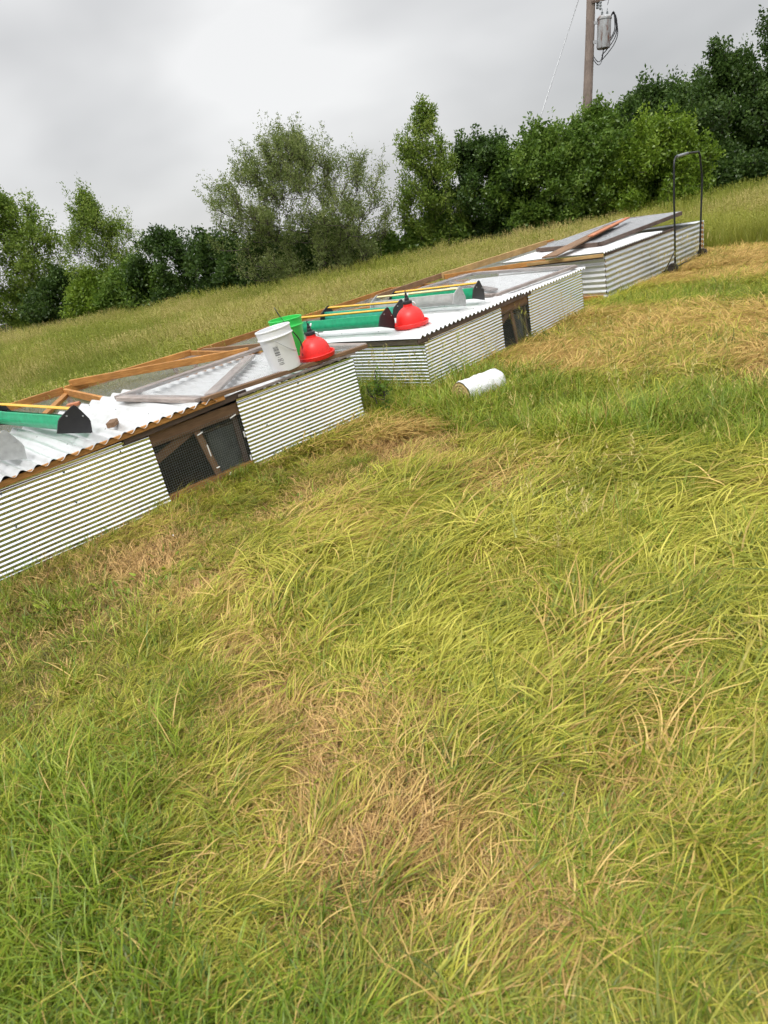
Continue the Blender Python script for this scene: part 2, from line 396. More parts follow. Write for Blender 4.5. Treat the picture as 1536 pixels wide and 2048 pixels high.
def fine_wall(root, x0, x1, z0, z1, y, seed, pitch=.0335, amp=.0037, m='wall_metal', face=-1):
    return corrugated('wall_panel', (x0, y, z0), (x1-x0, 0, 0), (0, 0, z1-z0), (0, face, 0), pitch, amp, MM[m], root, wav=.0012, seed=seed)
def end_wall(root, x, y0, y1, z0, z1, seed, pitch=.0335, amp=.0037, m='wall_metal', face=-1):
    return corrugated('end_panel', (x, y0, z0), (0, y1-y0, 0), (0, 0, z1-z0), (face, 0, 0), pitch, amp, MM[m], root, wav=.0012, seed=seed)
def posts(root, x0, x1, D, ym, h, m):
    for x in (x0, x1):
        for y in (.03, ym, D-.03):
            xx = x+(.035 if x == x0 else -.035)
            board('post', (xx, y, -.03), (xx, y, h-.02), .045, .045, m, root)
def base_rails(root, x0, x1, D, m):
    board('base_rail', (x0, D, .03), (x1, D, .03), .04, .09, m, root)
    for x in (x0, x1): board('base_rail', (x, .05, .03), (x, D-.03, .03), .04, .09, m, root)
    board('base_rail', (x0, .03, .03), (x1, .03, .03), .04, .07, m, root)
def doorway(root, xa, xb, h, ms, xstud, dark=(None), flip=False, seed=0):
    board('header_board', (xa-.01, .022, h-.075), (xb+.02, .022, h-.075), .02, .105, MM['brown'], root)
    board('door_brace', (xa+.0, .052, h-.24), (xa+(xb-xa)*.52, .052, h-.10), .02, .07, MM['brown'], root)
    board('door_stud', (xstud-.045, .035, h-.10), (xstud+.045, .035, .02), .055, .02, MM['brown'], root, up=(0, 1, 0))
    board('door_stud', (xb-.04, .045, h-.12), (xb-.04, .045, .02), .05, .02, MM['dark_wood'], root, up=(0, 1, 0))
    board('door_sill', (xstud-.05, .03, .035), (xb, .03, .035), .02, .06, MM['brown'], root)
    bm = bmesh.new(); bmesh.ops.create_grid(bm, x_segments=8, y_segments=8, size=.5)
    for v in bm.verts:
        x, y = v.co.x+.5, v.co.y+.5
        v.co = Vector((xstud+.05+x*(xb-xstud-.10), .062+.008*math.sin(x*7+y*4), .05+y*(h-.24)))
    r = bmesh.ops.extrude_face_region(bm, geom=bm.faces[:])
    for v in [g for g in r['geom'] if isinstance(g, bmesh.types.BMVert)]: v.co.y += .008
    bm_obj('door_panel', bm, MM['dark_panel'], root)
    netting('door_netting', (xa, .004, .03), (xb-xa, 0, 0), (0, 0, h-.13), .019, .0024, MM['dark_wire'], root)
    r_ = random.Random(seed)
    for (x, z, dx, dz) in ms:
        board('clip', (x, -.003, z), (x+dx, -.003, z+dz), .008, .011, MM['staple'], root, up=(0, 1, 0), bev=.001)

# ---- coop 1 (nearest, left)
c1 = empty('chicken_coop', (C1[0], C1[1], C1[3]), C1[2], 'nearest chicken coop, cut by the left edge, with buckets standing on its wire lid', 'chicken coop', 'low corrugated metal chicken coops')
fine_wall(c1, -3.65, -2.10, .0, .60, 0, 1); fine_wall(c1, -1.30, 0, .0, .605, 0, 2)
end_wall(c1, 0.004, 0, 1.65, 0, .60, 3, face=1); end_wall(c1, -3.654, 0, 1.65, 0, .6, 4)
D1 = 3.15
posts(c1, -3.65, 0, D1, 1.68, .6, MM['cedar']); base_rails(c1, -3.65, -.0, D1, MM['cedar'])
doorway(c1, -2.10, -1.30, .60, [(-1.72, .44, .05, .012), (-1.40, .475, .06, .015), (-1.665, .34, .004, -.10), (-1.645, .13, .03, 0), (-1.315, .33, 0, -.05), (-1.315, .12, 0, -.05), (-1.35, .035, .02, -.01), (-1.55, .03, .02, .015)], -1.66, seed=1)
board('added_dark_backing', (-3.5, 1.70, .22), (-.1, 1.70, .22), .012, .42, MM['dark_panel'], c1)  # added dark sheet that keeps the inside dark behind the doorway
corrugated('roof_sheet', (-3.70, -.07, .635), (0, 1.74, -.005), (2.20, 0, .045), (0, 0, 1), .105, .016, MM['roof_metal'], c1, wav=.006, seed=5)
corrugated('roof_sheet', (-1.46, -.02, .628), (0, 1.70, .0), (1.50, 0, .0), (0, 0, 1), .105, .012, MM['roof_metal'], c1, wav=.005, seed=6)
board('fascia_board', (-3.72, -.045, .605), (-1.42, -.045, .665), .022, .04, MM['cedar'], c1)
board('fascia_board', (-2.3, -.022, .60), (-1.2, -.022, .637), .018, .05, MM['dark_wood'], c1)
board('mid_rail', (-3.65, 1.62, .60), (0, 1.62, .60), .04, .06, MM['cedar'], c1)
board('top_rail', (-3.65, D1, .615), (-1.66, D1, .635), .035, .09, MM['cedar'], c1)
board('top_rail', (-1.64, D1, .635), (-.02, D1, .625), .035, .09, MM['cedar'], c1)
board('side_rail', (-.03, D1-.03, .62), (-.03, 1.5, .62), .035, .07, MM['cedar'], c1)
board('side_rail', (-3.62, D1-.03, .62), (-3.62, 1.5, .62), .035, .07, MM['cedar'], c1)
board('side_rail', (-1.66, D1-.04, .625), (-1.76, 1.45, .635), .035, .075, MM['cedar'], c1)
board('brace', (-1.66, D1-.06, .60), (-2.50, 1.66, .60), .07, .035, MM['cedar'], c1)
board('brace', (-1.56, D1+.02, .69), (-.12, 1.60, .685), .04, .075, MM['cedar'], c1)
board('post', (-1.66, D1-.01, .60), (-1.60, D1-.3, .02), .04, .05, MM['cedar'], c1)
board('post', (-.32, D1-.03, .60), (-.28, D1-.03, .02), .05, .04, MM['brown'], c1)
board('block', (-2.05, 1.86, .67), (-1.95, 1.80, .67), .08, .03, MM['red_wood'], c1)
board('block', (-2.27, .22, .695), (-2.20, .30, .70), .06, .04, MM['brown'], c1)
netting('wire_netting', (-3.65, 1.66, .60), (3.64, 0, 0), (0, D1-1.68, 0), .03, .0013, MM['wire'], c1, sag=.03, diag=True)
netting('wire_netting', (-3.65, D1+.02, .05), (3.64, 0, 0), (0, 0, .56), .03, .0013, MM['wire'], c1, diag=True)
# wire-covered lid
def lid(root, FL, FR, BL, BR, mf, mb, ml, mrt, w=.085, t=.034, pitch=.026, brace=None, wire=.0013, name='lid'):
    FL, FR, BL, BR = map(Vector, (FL, FR, BL, BR))
    n = netting(name, FL+Vector((0, 0, t*.5+.002)), FR-FL, BL-FL, pitch, wire, MM['wire'], root)
    board('lid_rail', FL, FR, w*.6, t, MM[mf], n); board('lid_rail', BL, BR, w, t, MM[mb], n)
    a = (BL-FL).normalized()*w*.52; 
    board('lid_rail', FL+a*.7, BL-a, w, t, MM[ml], n); c_ = (BR-FR).normalized()*w*.52
    board('lid_rail', FR+c_*.7, BR-c_, w, t, MM[mrt], n)
    if brace: board('lid_brace', brace[0], brace[1], w, t*.8, MM['grey_wood'], n)
    return n
l1 = lid(c1, (-1.60, -.03, .700), (.16, -.03, .664), (-1.80, 1.20, .708), (.12, 1.62, .672), 'brown', 'grey_wood', 'grey_wood', 'grey_wood', brace=((-1.48, .06, .697), (-.30, 1.28, .680)), w=.10)
board('lid_batten', (-1.3, -.052, .635), (.0, -.052, .642), .012, .022, MM['grey_wood'], c1)

# ---- coop 2 (middle)
c2 = empty('chicken_coop', (C2[0], C2[1], C2[3]), C2[2], 'middle chicken coop with green feeders on its roof, behind the white wrapped roll', 'chicken coop', 'low corrugated metal chicken coops')
fine_wall(c2, 0, 1.49, .0, .595, 0, 11); fine_wall(c2, 2.13, 3.62, .0, .60, 0, 12)
end_wall(c2, -.004, 0, 1.75, -.02, .525, 13); end_wall(c2, 3.624, 0, 1.75, 0, .6, 14, face=1)
D2 = 3.36
posts(c2, 0, 3.62, D2, 1.78, .6, MM['cedar']); base_rails(c2, 0, 3.62, D2, MM['cedar'])
doorway(c2, 1.49, 2.13, .60, [(2.0, .12, .02, 0)], 1.80, seed=2)
board('added_dark_backing', (.1, 1.80, .25), (3.5, 1.80, .25), .012, .5, MM['dark_panel'], c2)  # made-up sheet again, darkening the interior of the middle coop
corrugated('roof_sheet', (-.13, -.06, .63), (0, 1.85, .0), (2.05, 0, .01), (0, 0, 1), .078, .0125, MM['roof_metal'], c2, wav=.003, seed=15)
corrugated('roof_sheet', (1.88, -.05, .622), (0, 1.85, .0), (1.78, 0, .0), (0, 0, 1), .078, .0125, MM['roof_metal'], c2, wav=.003, seed=16)
board('fascia_board', (-.12, -.025, .592), (2.15, -.025, .602), .025, .045, MM['dark_wood'], c2)
board('eave_board', (-.02, .0, .560), (-.02, 1.8, .560), .018, .05, MM['grey_wood'], c2)
board('eave_board', (.03, .0, .60), (.03, 1.8, .60), .03, .035, MM['dark_wood'], c2)  # dark tone stands in for the shaded gap beneath the roof edge
board('corner_block', (-.10, .0, .575), (.10, .0, .575), .02, .055, MM['dark_wood'], c2, bev=.002)
board('mid_rail', (0, 1.76, .60), (3.62, 1.76, .60), .04, .05, MM['cedar'], c2)
board('top_rail', (-.35, D2+.03, .63), (1.62, D2, .62), .035, .09, MM['cedar'], c2)
board('top_rail', (1.60, D2, .62), (3.62, D2, .62), .035, .09, MM['cedar'], c2)
board('side_rail', (-.30, D2, .62), (-.04, 1.8, .61), .035, .08, MM['brown'], c2)
board('side_rail', (3.60, D2-.03, .62), (3.60, 1.8, .61), .035, .08, MM['cedar'], c2)
board('brace', (1.62, D2-.06, .60), (2.7, 1.85, .60), .07, .035, MM['cedar'], c2)
board('brace', (2.5, 2.72, .68), (4.2, 2.62, .70), .035, .08, MM['brown'], c2)
board('post', (1.62, D2-.01, .60), (1.62, D2-.01, .02), .045, .05, MM['cedar'], c2)
board('post', (2.95, D2-.01, .60), (2.95, D2-.01, .02), .045, .05, MM['brown'], c2)
netting('wire_netting', (0, 1.80, .60), (3.6, 0, 0), (0, D2-1.82, 0), .03, .0013, MM['wire'], c2, sag=.03, diag=True)
netting('wire_netting', (0, D2+.02, .05), (3.6, 0, 0), (0, 0, .56), .03, .0013, MM['wire'], c2, diag=True)
lid(c2, (1.78, .22, .665), (3.52, .03, .667), (2.35, 2.35, .668), (4.05, 2.0, .672), 'grey_wood', 'grey_wood', 'grey_wood', 'grey_wood', brace=((2.2, .5, .662), (3.3, 1.9, .664)), w=.10)

# ---- coop 3 (farthest)
c3 = empty('chicken_coop', (C3[0], C3[1], C3[3]), C3[2], 'farthest chicken coop with broad ribbed galvanised walls and loose planks on top', 'chicken coop', 'low corrugated metal chicken coops')
corrugated('wall_panel', (0, 0, 0), (2.40, 0, 0), (0, 0, .62), (0, -1, 0), .076, .0085, MM['old_metal'], c3, wav=.004, seed=21)
corrugated('wall_panel', (2.36, .012, .0), (1.24, 0, 0), (0, 0, .60), (0, -1, 0), .076, .0085, MM['old_metal'], c3, wav=.006, seed=22)
corrugated('end_panel', (-.004, 0, 0), (0, 1.85, 0), (0, 0, .62), (-1, 0, 0), .076, .010, MM['roof_metal'], c3, wav=.003, seed=23)
corrugated('end_panel', (3.604, 0, 0), (0, 1.85, 0), (0, 0, .60), (1, 0, 0), .076, .010, MM['old_metal'], c3, wav=.003, seed=24)
posts(c3, 0, 3.6, 3.0, 1.85, .6, MM['cedar']); base_rails(c3, 0, 3.6, 3.0, MM['cedar'])
corrugated('roof_sheet', (-.10, -.03, .67), (0, 1.75, .02), (2.0, 0, .0), (0, 0, 1), .075, .012, MM['roof_metal'], c3, wav=.003, seed=25)
board('eave_board', (-.09, -.03, .64), (-.28, 1.85, .65), .028, .045, MM['yellow_wood'], c3)
board('eave_board', (-.06, -.0, .61), (-.22, 1.8, .62), .03, .03, MM['dark_wood'], c3)
board('fascia_board', (.0, -.005, .635), (2.4, -.005, .640), .02, .035, MM['dark_wood'], c3)
board('top_rail', (-.75, 2.40, .68), (2.2, 2.30, .70), .035, .10, MM['yellow_wood'], c3)
board('top_rail', (0, 3.0, .60), (3.6, 3.0, .60), .035, .08, MM['cedar'], c3)
board('side_rail', (-.72, 2.38, .66), (-.1, .9, .645), .03, .07, MM['cedar'], c3)
netting('wire_netting', (0, 1.8, .60), (3.58, 0, 0), (0, 1.2, 0), .03, .0015, MM['wire'], c3, diag=True)
l3 = lid(c3, (.70, .42, .715), (3.50, .36, .775), (.75, 1.55, .74), (3.45, 1.35, .80), 'dark_wood', 'dark_wood', 'dark_wood', 'dark_wood', w=.10, t=.06, pitch=.016, wire=.004, name='lid')
board('lid_sheet', (.80, .98, .742), (3.42, .88, .80), .95, .006, MM['dark_panel'], l3, bev=0)
pk1 = tag(board('loose_plank', (-.45, .62, .745), (2.2, .98, .845), .22, .022, MM['brown']), 'wide dark brown plank lying across the farthest coop roof', 'plank')
pk2 = tag(board('loose_plank', (.85, .66, .835), (2.75, .98, .885), .09, .022, MM['red_wood']), 'narrow orange-red plank on the farthest coop roof', 'plank')
cM = Matrix.Translation((C3[0], C3[1], C3[3])) @ Matrix.Rotation(C3[2], 4, 'Z')
for o in (pk1, pk2): o.matrix_world = cM @ o.matrix_basis

# screw heads along the sheets of each coop, one joined part per coop
def screws(root, spots, m):
    V = []; F = []
    for (x, y, z, up_) in spots:
        b = len(V)
        for k in range(6):
            a = k*math.pi/3; c, s_ = .0075*math.cos(a), .0075*math.sin(a)
            V.append((x+c, y+s_, z) if up_ else (x+c, y, z+s_))
        V.append((x, y, z+.006) if up_ else (x, y-.006, z))
        for k in range(6): F.append((b+k, b+(k+1) % 6, b+6))
    me = bpy.data.meshes.new('screw_heads'); me.from_pydata(V, [], F); me.materials.append(m)
    return tag(link('screw_heads', me, root), None, None, None, 'stuff')
sr = random.Random(5)
for root, xa, xb, hz in ((c1, -3.6, -1.6, .675), (c2, .05, 3.5, .652), (c3, .05, 1.8, .69)):
    sp = []
    x = xa
    while x < xb:
        for yy in (.03, .62, 1.2, 1.65): sp.append((x+sr.uniform(-.02, .02), yy+sr.uniform(-.02, .02), hz+.016+(.02*(x+3.65) if root is c1 else 0), True))
        x += .31
    x = xa
    while x < (xb if root is not c1 else -.05):
        for zz in (.06, .30, .545):
            if not ((root is c1 and -2.15 < x < -1.25) or (root is c2 and 1.44 < x < 2.2)): sp.append((x, -.006 if root is not c3 else -.011, zz+sr.uniform(-.01, .01), False))
        x += .42
    screws(root, sp, MM['dark_wire'])

# ------------------------------------------------------------------ trough feeders
def feeder(cf, x, y, z, yaw, roll, mtrough, mplate, mbar, label, L=1.2, group='trough feeders on the coop roofs', lean=0):
    base = W(cf, x, y, z)
    M = Matrix.Translation(base) @ Matrix.Rotation(cf[2]+yaw, 4, 'Z') @ Matrix.Translation((.14, 0, 0)) @ Matrix.Rotation(roll, 4, 'Y') @ Matrix.Translation((-.14, 0, 0))
    r = empty('feeder', label=label, cat='poultry feeder', group=group, mw=M)
    # half-round gutter running along +y, with rolled lips, real thickness
    R_, n = .066, 14
    prof = []
    for k in range(n+1):
        a = math.pi+math.pi*k/n; prof.append((R_*math.cos(a), .076+R_*math.sin(a)))
    prof = [(-R_+.004, .122), (-R_-.004, .117), (-R_-.001, .10)]+prof+[(R_+.001, .10), (R_+.004, .117), (R_-.004, .122)]
    outer = prof; inner = [(px*.965, pz+.004) for px, pz in prof][::-1]
    loop = outer+inner; V = []; F = []; ycuts = [0, L*.25, L*.5, L*.75, L]
    for yy in ycuts:
        for px, pz in loop: V.append((px, yy, pz+.002*math.sin(yy*5)))
    k = len(loop)
    for i in range(len(ycuts)-1):
        for j in range(k): F.append((i*k+j, i*k+(j+1) % k, (i+1)*k+(j+1) % k, (i+1)*k+j))
    me = bpy.data.meshes.new('trough'); me.from_pydata(V, [], F); me.materials.append(mtrough)
    for p in me.polygons: p.use_smooth = True
    me.set_sharp_from_angle(angle=math.radians(50))
    link('trough', me, r)
    sh = [(-.132, 0), (-.126, .045), (-.120, .090), (-.108, .112), (-.058, .162), (-.014, .202), (0, .207), (.014, .202), (.058, .162), (.108, .112), (.120, .090), (.126, .045), (.132, 0)]
    for yy, s in ((0, -1), (L, 1)):
        bm = bmesh.new(); vs = [bm.verts.new((a, yy+s*.002, c)) for a, c in sh]; f = bm.faces.new(vs)
        e = bmesh.ops.extrude_face_region(bm, geom=[f])
        for v in [g for g in e['geom'] if isinstance(g, bmesh.types.BMVert)]: v.co.y += s*.012
        bmesh.ops.recalc_face_normals(bm, faces=bm.faces)
        pl = bm_obj('end_plate', bm, mplate, r)
        for bx in (-.06, .06):
            b2 = bmesh.new(); bmesh.ops.create_cone(b2, cap_ends=True, segments=8, radius1=.006, radius2=.006, depth=.008)
            for v in b2.verts: v.co = Vector((v.co.x+bx, yy+s*.018+v.co.z*.9, v.co.y+.128))
            bm_obj('bolt', b2, MM['wire'], pl)
    # angle-iron bar over the trough
    V = []; F = []
    for yy in (.004, L-.004):
        for a, c in ((-.026, .176), (0, .193), (.026, .176), (.023, .171), (0, .186), (-.023, .171)): V.append((a, yy, c))
    for j in range(6): F.append((j, (j+1) % 6, 6+(j+1) % 6, 6+j))
    me = bpy.data.meshes.new('perch_bar'); me.from_pydata(V, [], F); me.materials.append(mbar); link('perch_bar', me, r)
    return r
feeder(C1, -2.52, .30, .666, .12, .33, MM['green'], MM['black'], MM['yellow'], 'green feeder with black end plates on the nearest coop roof by the left edge', L=1.42)
feeder(C1, -3.03, .24, .660, .10, .30, MM['trough_zinc'], MM['plate_zinc'], MM['pale_yellow'], 'grey metal feeder cut by the left edge on the nearest coop roof')
feeder(C2, .06, .52, .66, .02, .32, MM['green'], MM['black'], MM['yellow'], 'foremost green feeder on the middle coop, its left end behind the green bucket', L=1.35)
feeder(C2, .52, .70, .66, -.06, .30, MM['teal'], MM['black'], MM['yellow'], 'teal feeder behind the foremost one, just left of the red drinker')
feeder(C2, 1.07, .28, .66, .02, .30, MM['trough_zinc'], MM['plate_zinc'], MM['pale_yellow'], 'grey metal feeder between the red drinker and the rightmost green feeder')
feeder(C2, 1.38, .22, .66, .04, .26, MM['green'], MM['black'], MM['yellow'], 'rightmost green feeder on the middle coop, just behind the grey one')

# ------------------------------------------------------------------ bell drinkers
def drinker(cf, x, y, z, tilt, label, S=1.0):
    M = Matrix.Translation(W(cf, x, y, z)) @ Matrix.Rotation(cf[2], 4, 'Z') @ Matrix.Rotation(tilt, 4, 'Y') @ Matrix.Scale(S, 4)
    r = empty('drinker', label=label, cat='poultry drinker', group='red bell drinkers standing on the roofs', mw=M)
    prof = [(.0, .012), (.13, .006), (.175, 0), (.192, .006), (.199, .022), (.203, .048), (.198, .053), (.190, .050), (.185, .032), (.176, .022), (.166, .026), (.162, .045),
            (.160, .075), (.154, .105), (.143, .135), (.126, .163), (.104, .186), (.080, .203), (.060, .213), (.052, .220), (.050, .245), (.044, .250), (0, .250)]
    bell = lathe('bell', prof, MM['red'], r, 48)
    cp = lathe('cap', [(0, .285), (.030, .284), (.034, .280), (.052, .276), (.055, .268), (.055, .250), (.050, .244), (0, .244)], MM['black'], r, 20)
    v = lathe('valve', [(0, .365), (.010, .364), (.012, .340), (.019, .335), (.019, .312), (.025, .306), (.027, .285), (0, .284)], MM['black'], r, 14)
    tube('hose_fitting', [(.012, 0, .318), (.034, .004, .330), (.046, .006, .350)], .009, MM['clear'], r, 8)
    tube('hook', [(0, 0, .360), (-.008, 0, .375), (-.002, 0, .388), (.008, 0, .380)], .004, MM['black'], r, 6)
    tube('drip_tube', [(.03, -.035, .262), (.045, -.06, .245), (.05, -.068, .22)], .010, MM['clear'], r, 8)
    return r
drinker(C1, -.36, .06, .69, -.05, 'red bell drinker leaning behind the white bucket on the nearest coop', .87)
drinker(C2, .36, .42, .645, -.02, 'red bell drinker standing alone in front of the feeders on the middle coop', .96)

# ------------------------------------------------------------------ buckets
def bucket(cf, x, y, z, m, label, rz=0, lean=0):
    M = Matrix.Translation(W(cf, x, y, z)) @ Matrix.Rotation(lean, 4, 'Y') @ Matrix.Rotation(cf[2]+rz, 4, 'Z')
    r = empty('bucket', label=label, cat='bucket', mw=M)
    prof = [(0, .004), (.118, .004), (.123, 0), (.128, .004), (.1315, .03), (.1445, .285), (.146, .288), (.1575, .290), (.1585, .297), (.1515, .302), (.1500, .306), (.1505, .325),
            (.1520, .352), (.1565, .355), (.1575, .364), (.1530, .368), (.1480, .366), (.1455, .34), (.1420, .285), (.1280, .03), (.123, .014), (0, .014)]
    body = lathe('body', prof, m, r, 48)
    return r
wb = bucket(C1, -.71, .05, .690, MM['white_plastic'], 'white bucket with barcode print on the nearest coop, foremost of the two', lean=-.10)
gb = bucket(C1, -.37, .40, .692, MM['lime'], 'bright green bucket standing behind the white bucket')
# bail of the white bucket: wire ears at both sides, fallen to the right
def bail(parent, m, start, ang, drop, rad=.0028, name='handle'):
    # semicircular hoop pivoting on ears at +-start direction
    pts = []
    ux, uy = math.cos(start), math.sin(start); px, py = -uy, ux
    R_ = .168
    for k in range(21):
        t = math.pi*k/20; a = math.cos(t)*R_; s = math.sin(t)*.205
        pts.append((ux*a+px*s*math.cos(drop), uy*a+py*s*math.cos(drop), .285-s*math.sin(drop)))
    return tube(name, pts, rad, m, parent, 6)
h1 = bail(wb, MM['wire'], math.radians(-130), 0, math.radians(48), .0024)
pts = []
for k in range(11):
    t = k/10; pts.append((.152+.09*math.sin(t*2.4), .03-.02*t, .345-.30*t))
tube('handle', pts, .0055, MM['black'], wb, 8)
h2 = bail(gb, MM['blackmetal'], math.radians(60), 0, math.radians(-70), .0028)
# print on the bucket: thin raised ink marks wrapped on the wall
def ink_rect(th0, th1, z0, z1, V, F):
    rad = lambda z: .1315+(z-.03)*(.013/.255)+.0006
    b0 = len(V); n = 3
    for i in range(n+1):
        t = th0+(th1-th0)*i/n
        for z in (z0, z1): V.append((rad(z)*math.cos(t), rad(z)*math.sin(t), z))
    for i in range(n): F.append((b0+i*2, b0+i*2+2, b0+i*2+3, b0+i*2+1))
TH = math.radians(-135)
V = []; F = []; rr = random.Random(3)
a = TH
for k in range(24):                       # a barcode, bars lying across the bucket
    z = .150+k*.0034; 
    if rr.random() < .86: ink_rect(TH-.16, TH+.16, z, z+rr.choice((.0016, .0023, .003)), V, F)
me = bpy.data.meshes.new('barcode_print'); me.from_pydata(V, [], F); me.materials.append(MM['ink']); link('barcode_print', me, wb)
V = []; F = []
for row, (zz, hh, wd) in enumerate(((.133, .005, .15), (.112, .010, .21), (.098, .010, .22), (.080, .010, .19), (.067, .009, .22))):
    t = TH-wd+.09
    while t < TH+wd-.02:
        w_ = rr.uniform(.018, .045); ink_rect(t, t+w_, zz+rr.uniform(0, .0015), zz+hh*rr.uniform(.75, 1), V, F); t += w_+rr.uniform(.006, .018)
me = bpy.data.meshes.new('small_print'); me.from_pydata(V, [], F); me.materials.append(MM['ink']); link('small_print', me, wb)

# ------------------------------------------------------------------ wrapped roll lying in the grass
p0 = Vector((.93, 6.10, .095)); p1 = Vector((1.33, 6.34, .095)); ax = (p1-p0).normalized()
Mr = ax.to_track_quat('Z', 'Y').to_matrix().to_4x4(); Mr.translation = p0
rl = empty('wrapped_roll', label='crinkled white plastic-wrapped roll with tan end lying in the grass by the middle coop', cat='roll', mw=Mr)
V = []; F = []; n, mseg = 40, 16; Lr = (p1-p0).length
for i in range(mseg+1):
    for k in range(n):
        a = 2*math.pi*k/n; rr_ = .126+.003*math.sin(5*a+i*.9)+.0035*math.sin(i*2.1)+.003*random.uniform(-1, 1)
        if i == mseg: rr_ *= .93
        V.append((rr_*math.cos(a), rr_*math.sin(a), Lr*i/mseg))
for i in range(mseg):
    for k in range(n): F.append((i*n+k, i*n+(k+1) % n, (i+1)*n+(k+1) % n, (i+1)*n+k))
F.append(tuple(range(mseg*n, mseg*n+n)))
me = bpy.data.meshes.new('wrap'); me.from_pydata(V, [], F); me.materials.append(MM['wrap'])
for p in me.polygons: p.use_smooth = len(p.vertices) == 4
link('wrap', me, rl)
V = [(0, 0, -.004)]; F = []; rings = 9
for j in range(1, rings+1):
    for k in range(n):
        a = 2*math.pi*k/n; q = .124*j/rings; V.append((q*math.cos(a), q*math.sin(a), -.004-.006*(j % 2)+.002*random.uniform(-1, 1)))
for k in range(n): F.append((0, 1+(k+1) % n, 1+k))
for j in range(rings-1):
    for k in range(n): F.append((1+j*n+k, 1+j*n+(k+1) % n, 1+(j+1)*n+(k+1) % n, 1+(j+1)*n+k))
me = bpy.data.meshes.new('rolled_end'); me.from_pydata(V, [], F); me.materials.append(MM['straw_end']); link('rolled_end', me, rl)

# ------------------------------------------------------------------ lifting dolly with a tall hoop handle
dy = empty('coop_dolly', (5.79, 11.55, 0), 0, 'tall black hoop-handled dolly on two small wheels at the end of the farthest coop', 'dolly')
A = Vector((5.40, 11.06, 0))-dy.location; B = Vector((6.28, 11.93, 0))-dy.location
top = 1.70; dAB = (B-A).normalized()
pts = [A+Vector((0, 0, .10)), A+Vector((.0, 0, .6))+dAB*.012, A+Vector((0, 0, 1.1))-dAB*.006, A+Vector((0, 0, 1.55))+dAB*.01, A+Vector((0, 0, 1.65))+dAB*.03, A+Vector((0, 0, top))+dAB*.10,
       (A+B)/2+Vector((0, 0, top+.015)), B+Vector((0, 0, top))-dAB*.10]
tube('handle', pts, .015, MM['blackmetal'], dy, 8)
tube('handle_leg', [B+Vector((0, 0, top))-dAB*.10, B+Vector((0, 0, 1.64))-dAB*.03, B+Vector((0, 0, 1.5)), B+Vector((0, 0, 1.38))+dAB*.05, B+Vector((0, 0, 1.25))+dAB*.07, B+Vector((0, 0, .9))+dAB*.03, B+Vector((0, 0, .5))-dAB*.01, B+Vector((0, 0, .10))-dAB*.05], .016, MM['blackmetal'], dy, 8)
tube('grip', [A+Vector((0, 0, top))+dAB*.14, (A+B)/2+Vector((0, 0, top+.015))], .021, MM['ceramic'], dy, 8)
tube('axle', [A-dAB*.05+Vector((0, 0, .10)), B+dAB*.05+Vector((0, 0, .10))], .012, MM['blackmetal'], dy, 8)
for q, s in ((A, -1), (B, 1)):
    ctr = q+dAB*s*.09+Vector((0, 0, .10))
    Mw = dAB.to_track_quat('Z', 'Y').to_matrix().to_4x4(); Mw.translation = ctr
    prof = [(0, -.02), (.05, -.02), (.055, -.028), (.092, -.032), (.104, -.020), (.107, 0), (.104, .020), (.092, .032), (.055, .028), (.05, .02), (0, .02)]
    w_ = lathe('wheel', prof, MM['rubber'], dy, 24); w_.matrix_local = Mw @ Matrix.Scale(.8, 4)
    tube('lift_arm', [q+Vector((0, 0, .12)), q+Vector((-.17, .10, .05))], .014, MM['blackmetal'], dy, 6)
tube('brace', [A+Vector((0, 0, .35)), A+Vector((-.13, .08, .06))], .010, MM['blackmetal'], dy, 6)

# ------------------------------------------------------------------ utility pole, transformer, guy wire
PB = Vector((10.51, 29.29, -.3)); pole_h = 11.5
pole = empty('utility_pole', label='weathered wooden utility pole rising behind the bushes with a transformer on it', cat='utility pole', mw=Matrix.Translation(PB) @ UP.to_track_quat('Z', 'Y').to_matrix().to_4x4() @ Matrix.Rotation(0, 4, 'Z'))
rx = Matrix(((1, 0, 0), (0, 1, 0), (0, 0, 1)))
Mp = Matrix.Translation(PB) @ Matrix((Vector((UP.z, 0, -UP.x)), Vector((0, 1, 0)), UP)).transposed().to_4x4(); pole.matrix_world = Mp
prof = []; 
V = []; F = []; seg = 18; rings = 24
for i in range(rings+1):
    t = i/rings; R_ = .205-.075*t
    for k in range(seg):
        a = 2*math.pi*k/seg; q = R_*(1+.03*math.sin(3*a+i*.7)); V.append((q*math.cos(a)+.012*math.sin(i*.5), q*math.sin(a), pole_h*t))
for i in range(rings):
    for k in range(seg): F.append((i*seg+k, i*seg+(k+1) % seg, (i+1)*seg+(k+1) % seg, (i+1)*seg+k))
F.append(tuple(range(rings*seg, rings*seg+seg)))
me = bpy.data.meshes.new('shaft'); me.from_pydata(V, [], F)
me.materials.append(MM['pole']); 
for p in me.polygons: p.use_smooth = True
sh = link('shaft', me, pole)
MM['pole'].node_tree.nodes['Mapping'].inputs['Scale'].default_value = (14, 14, .8)
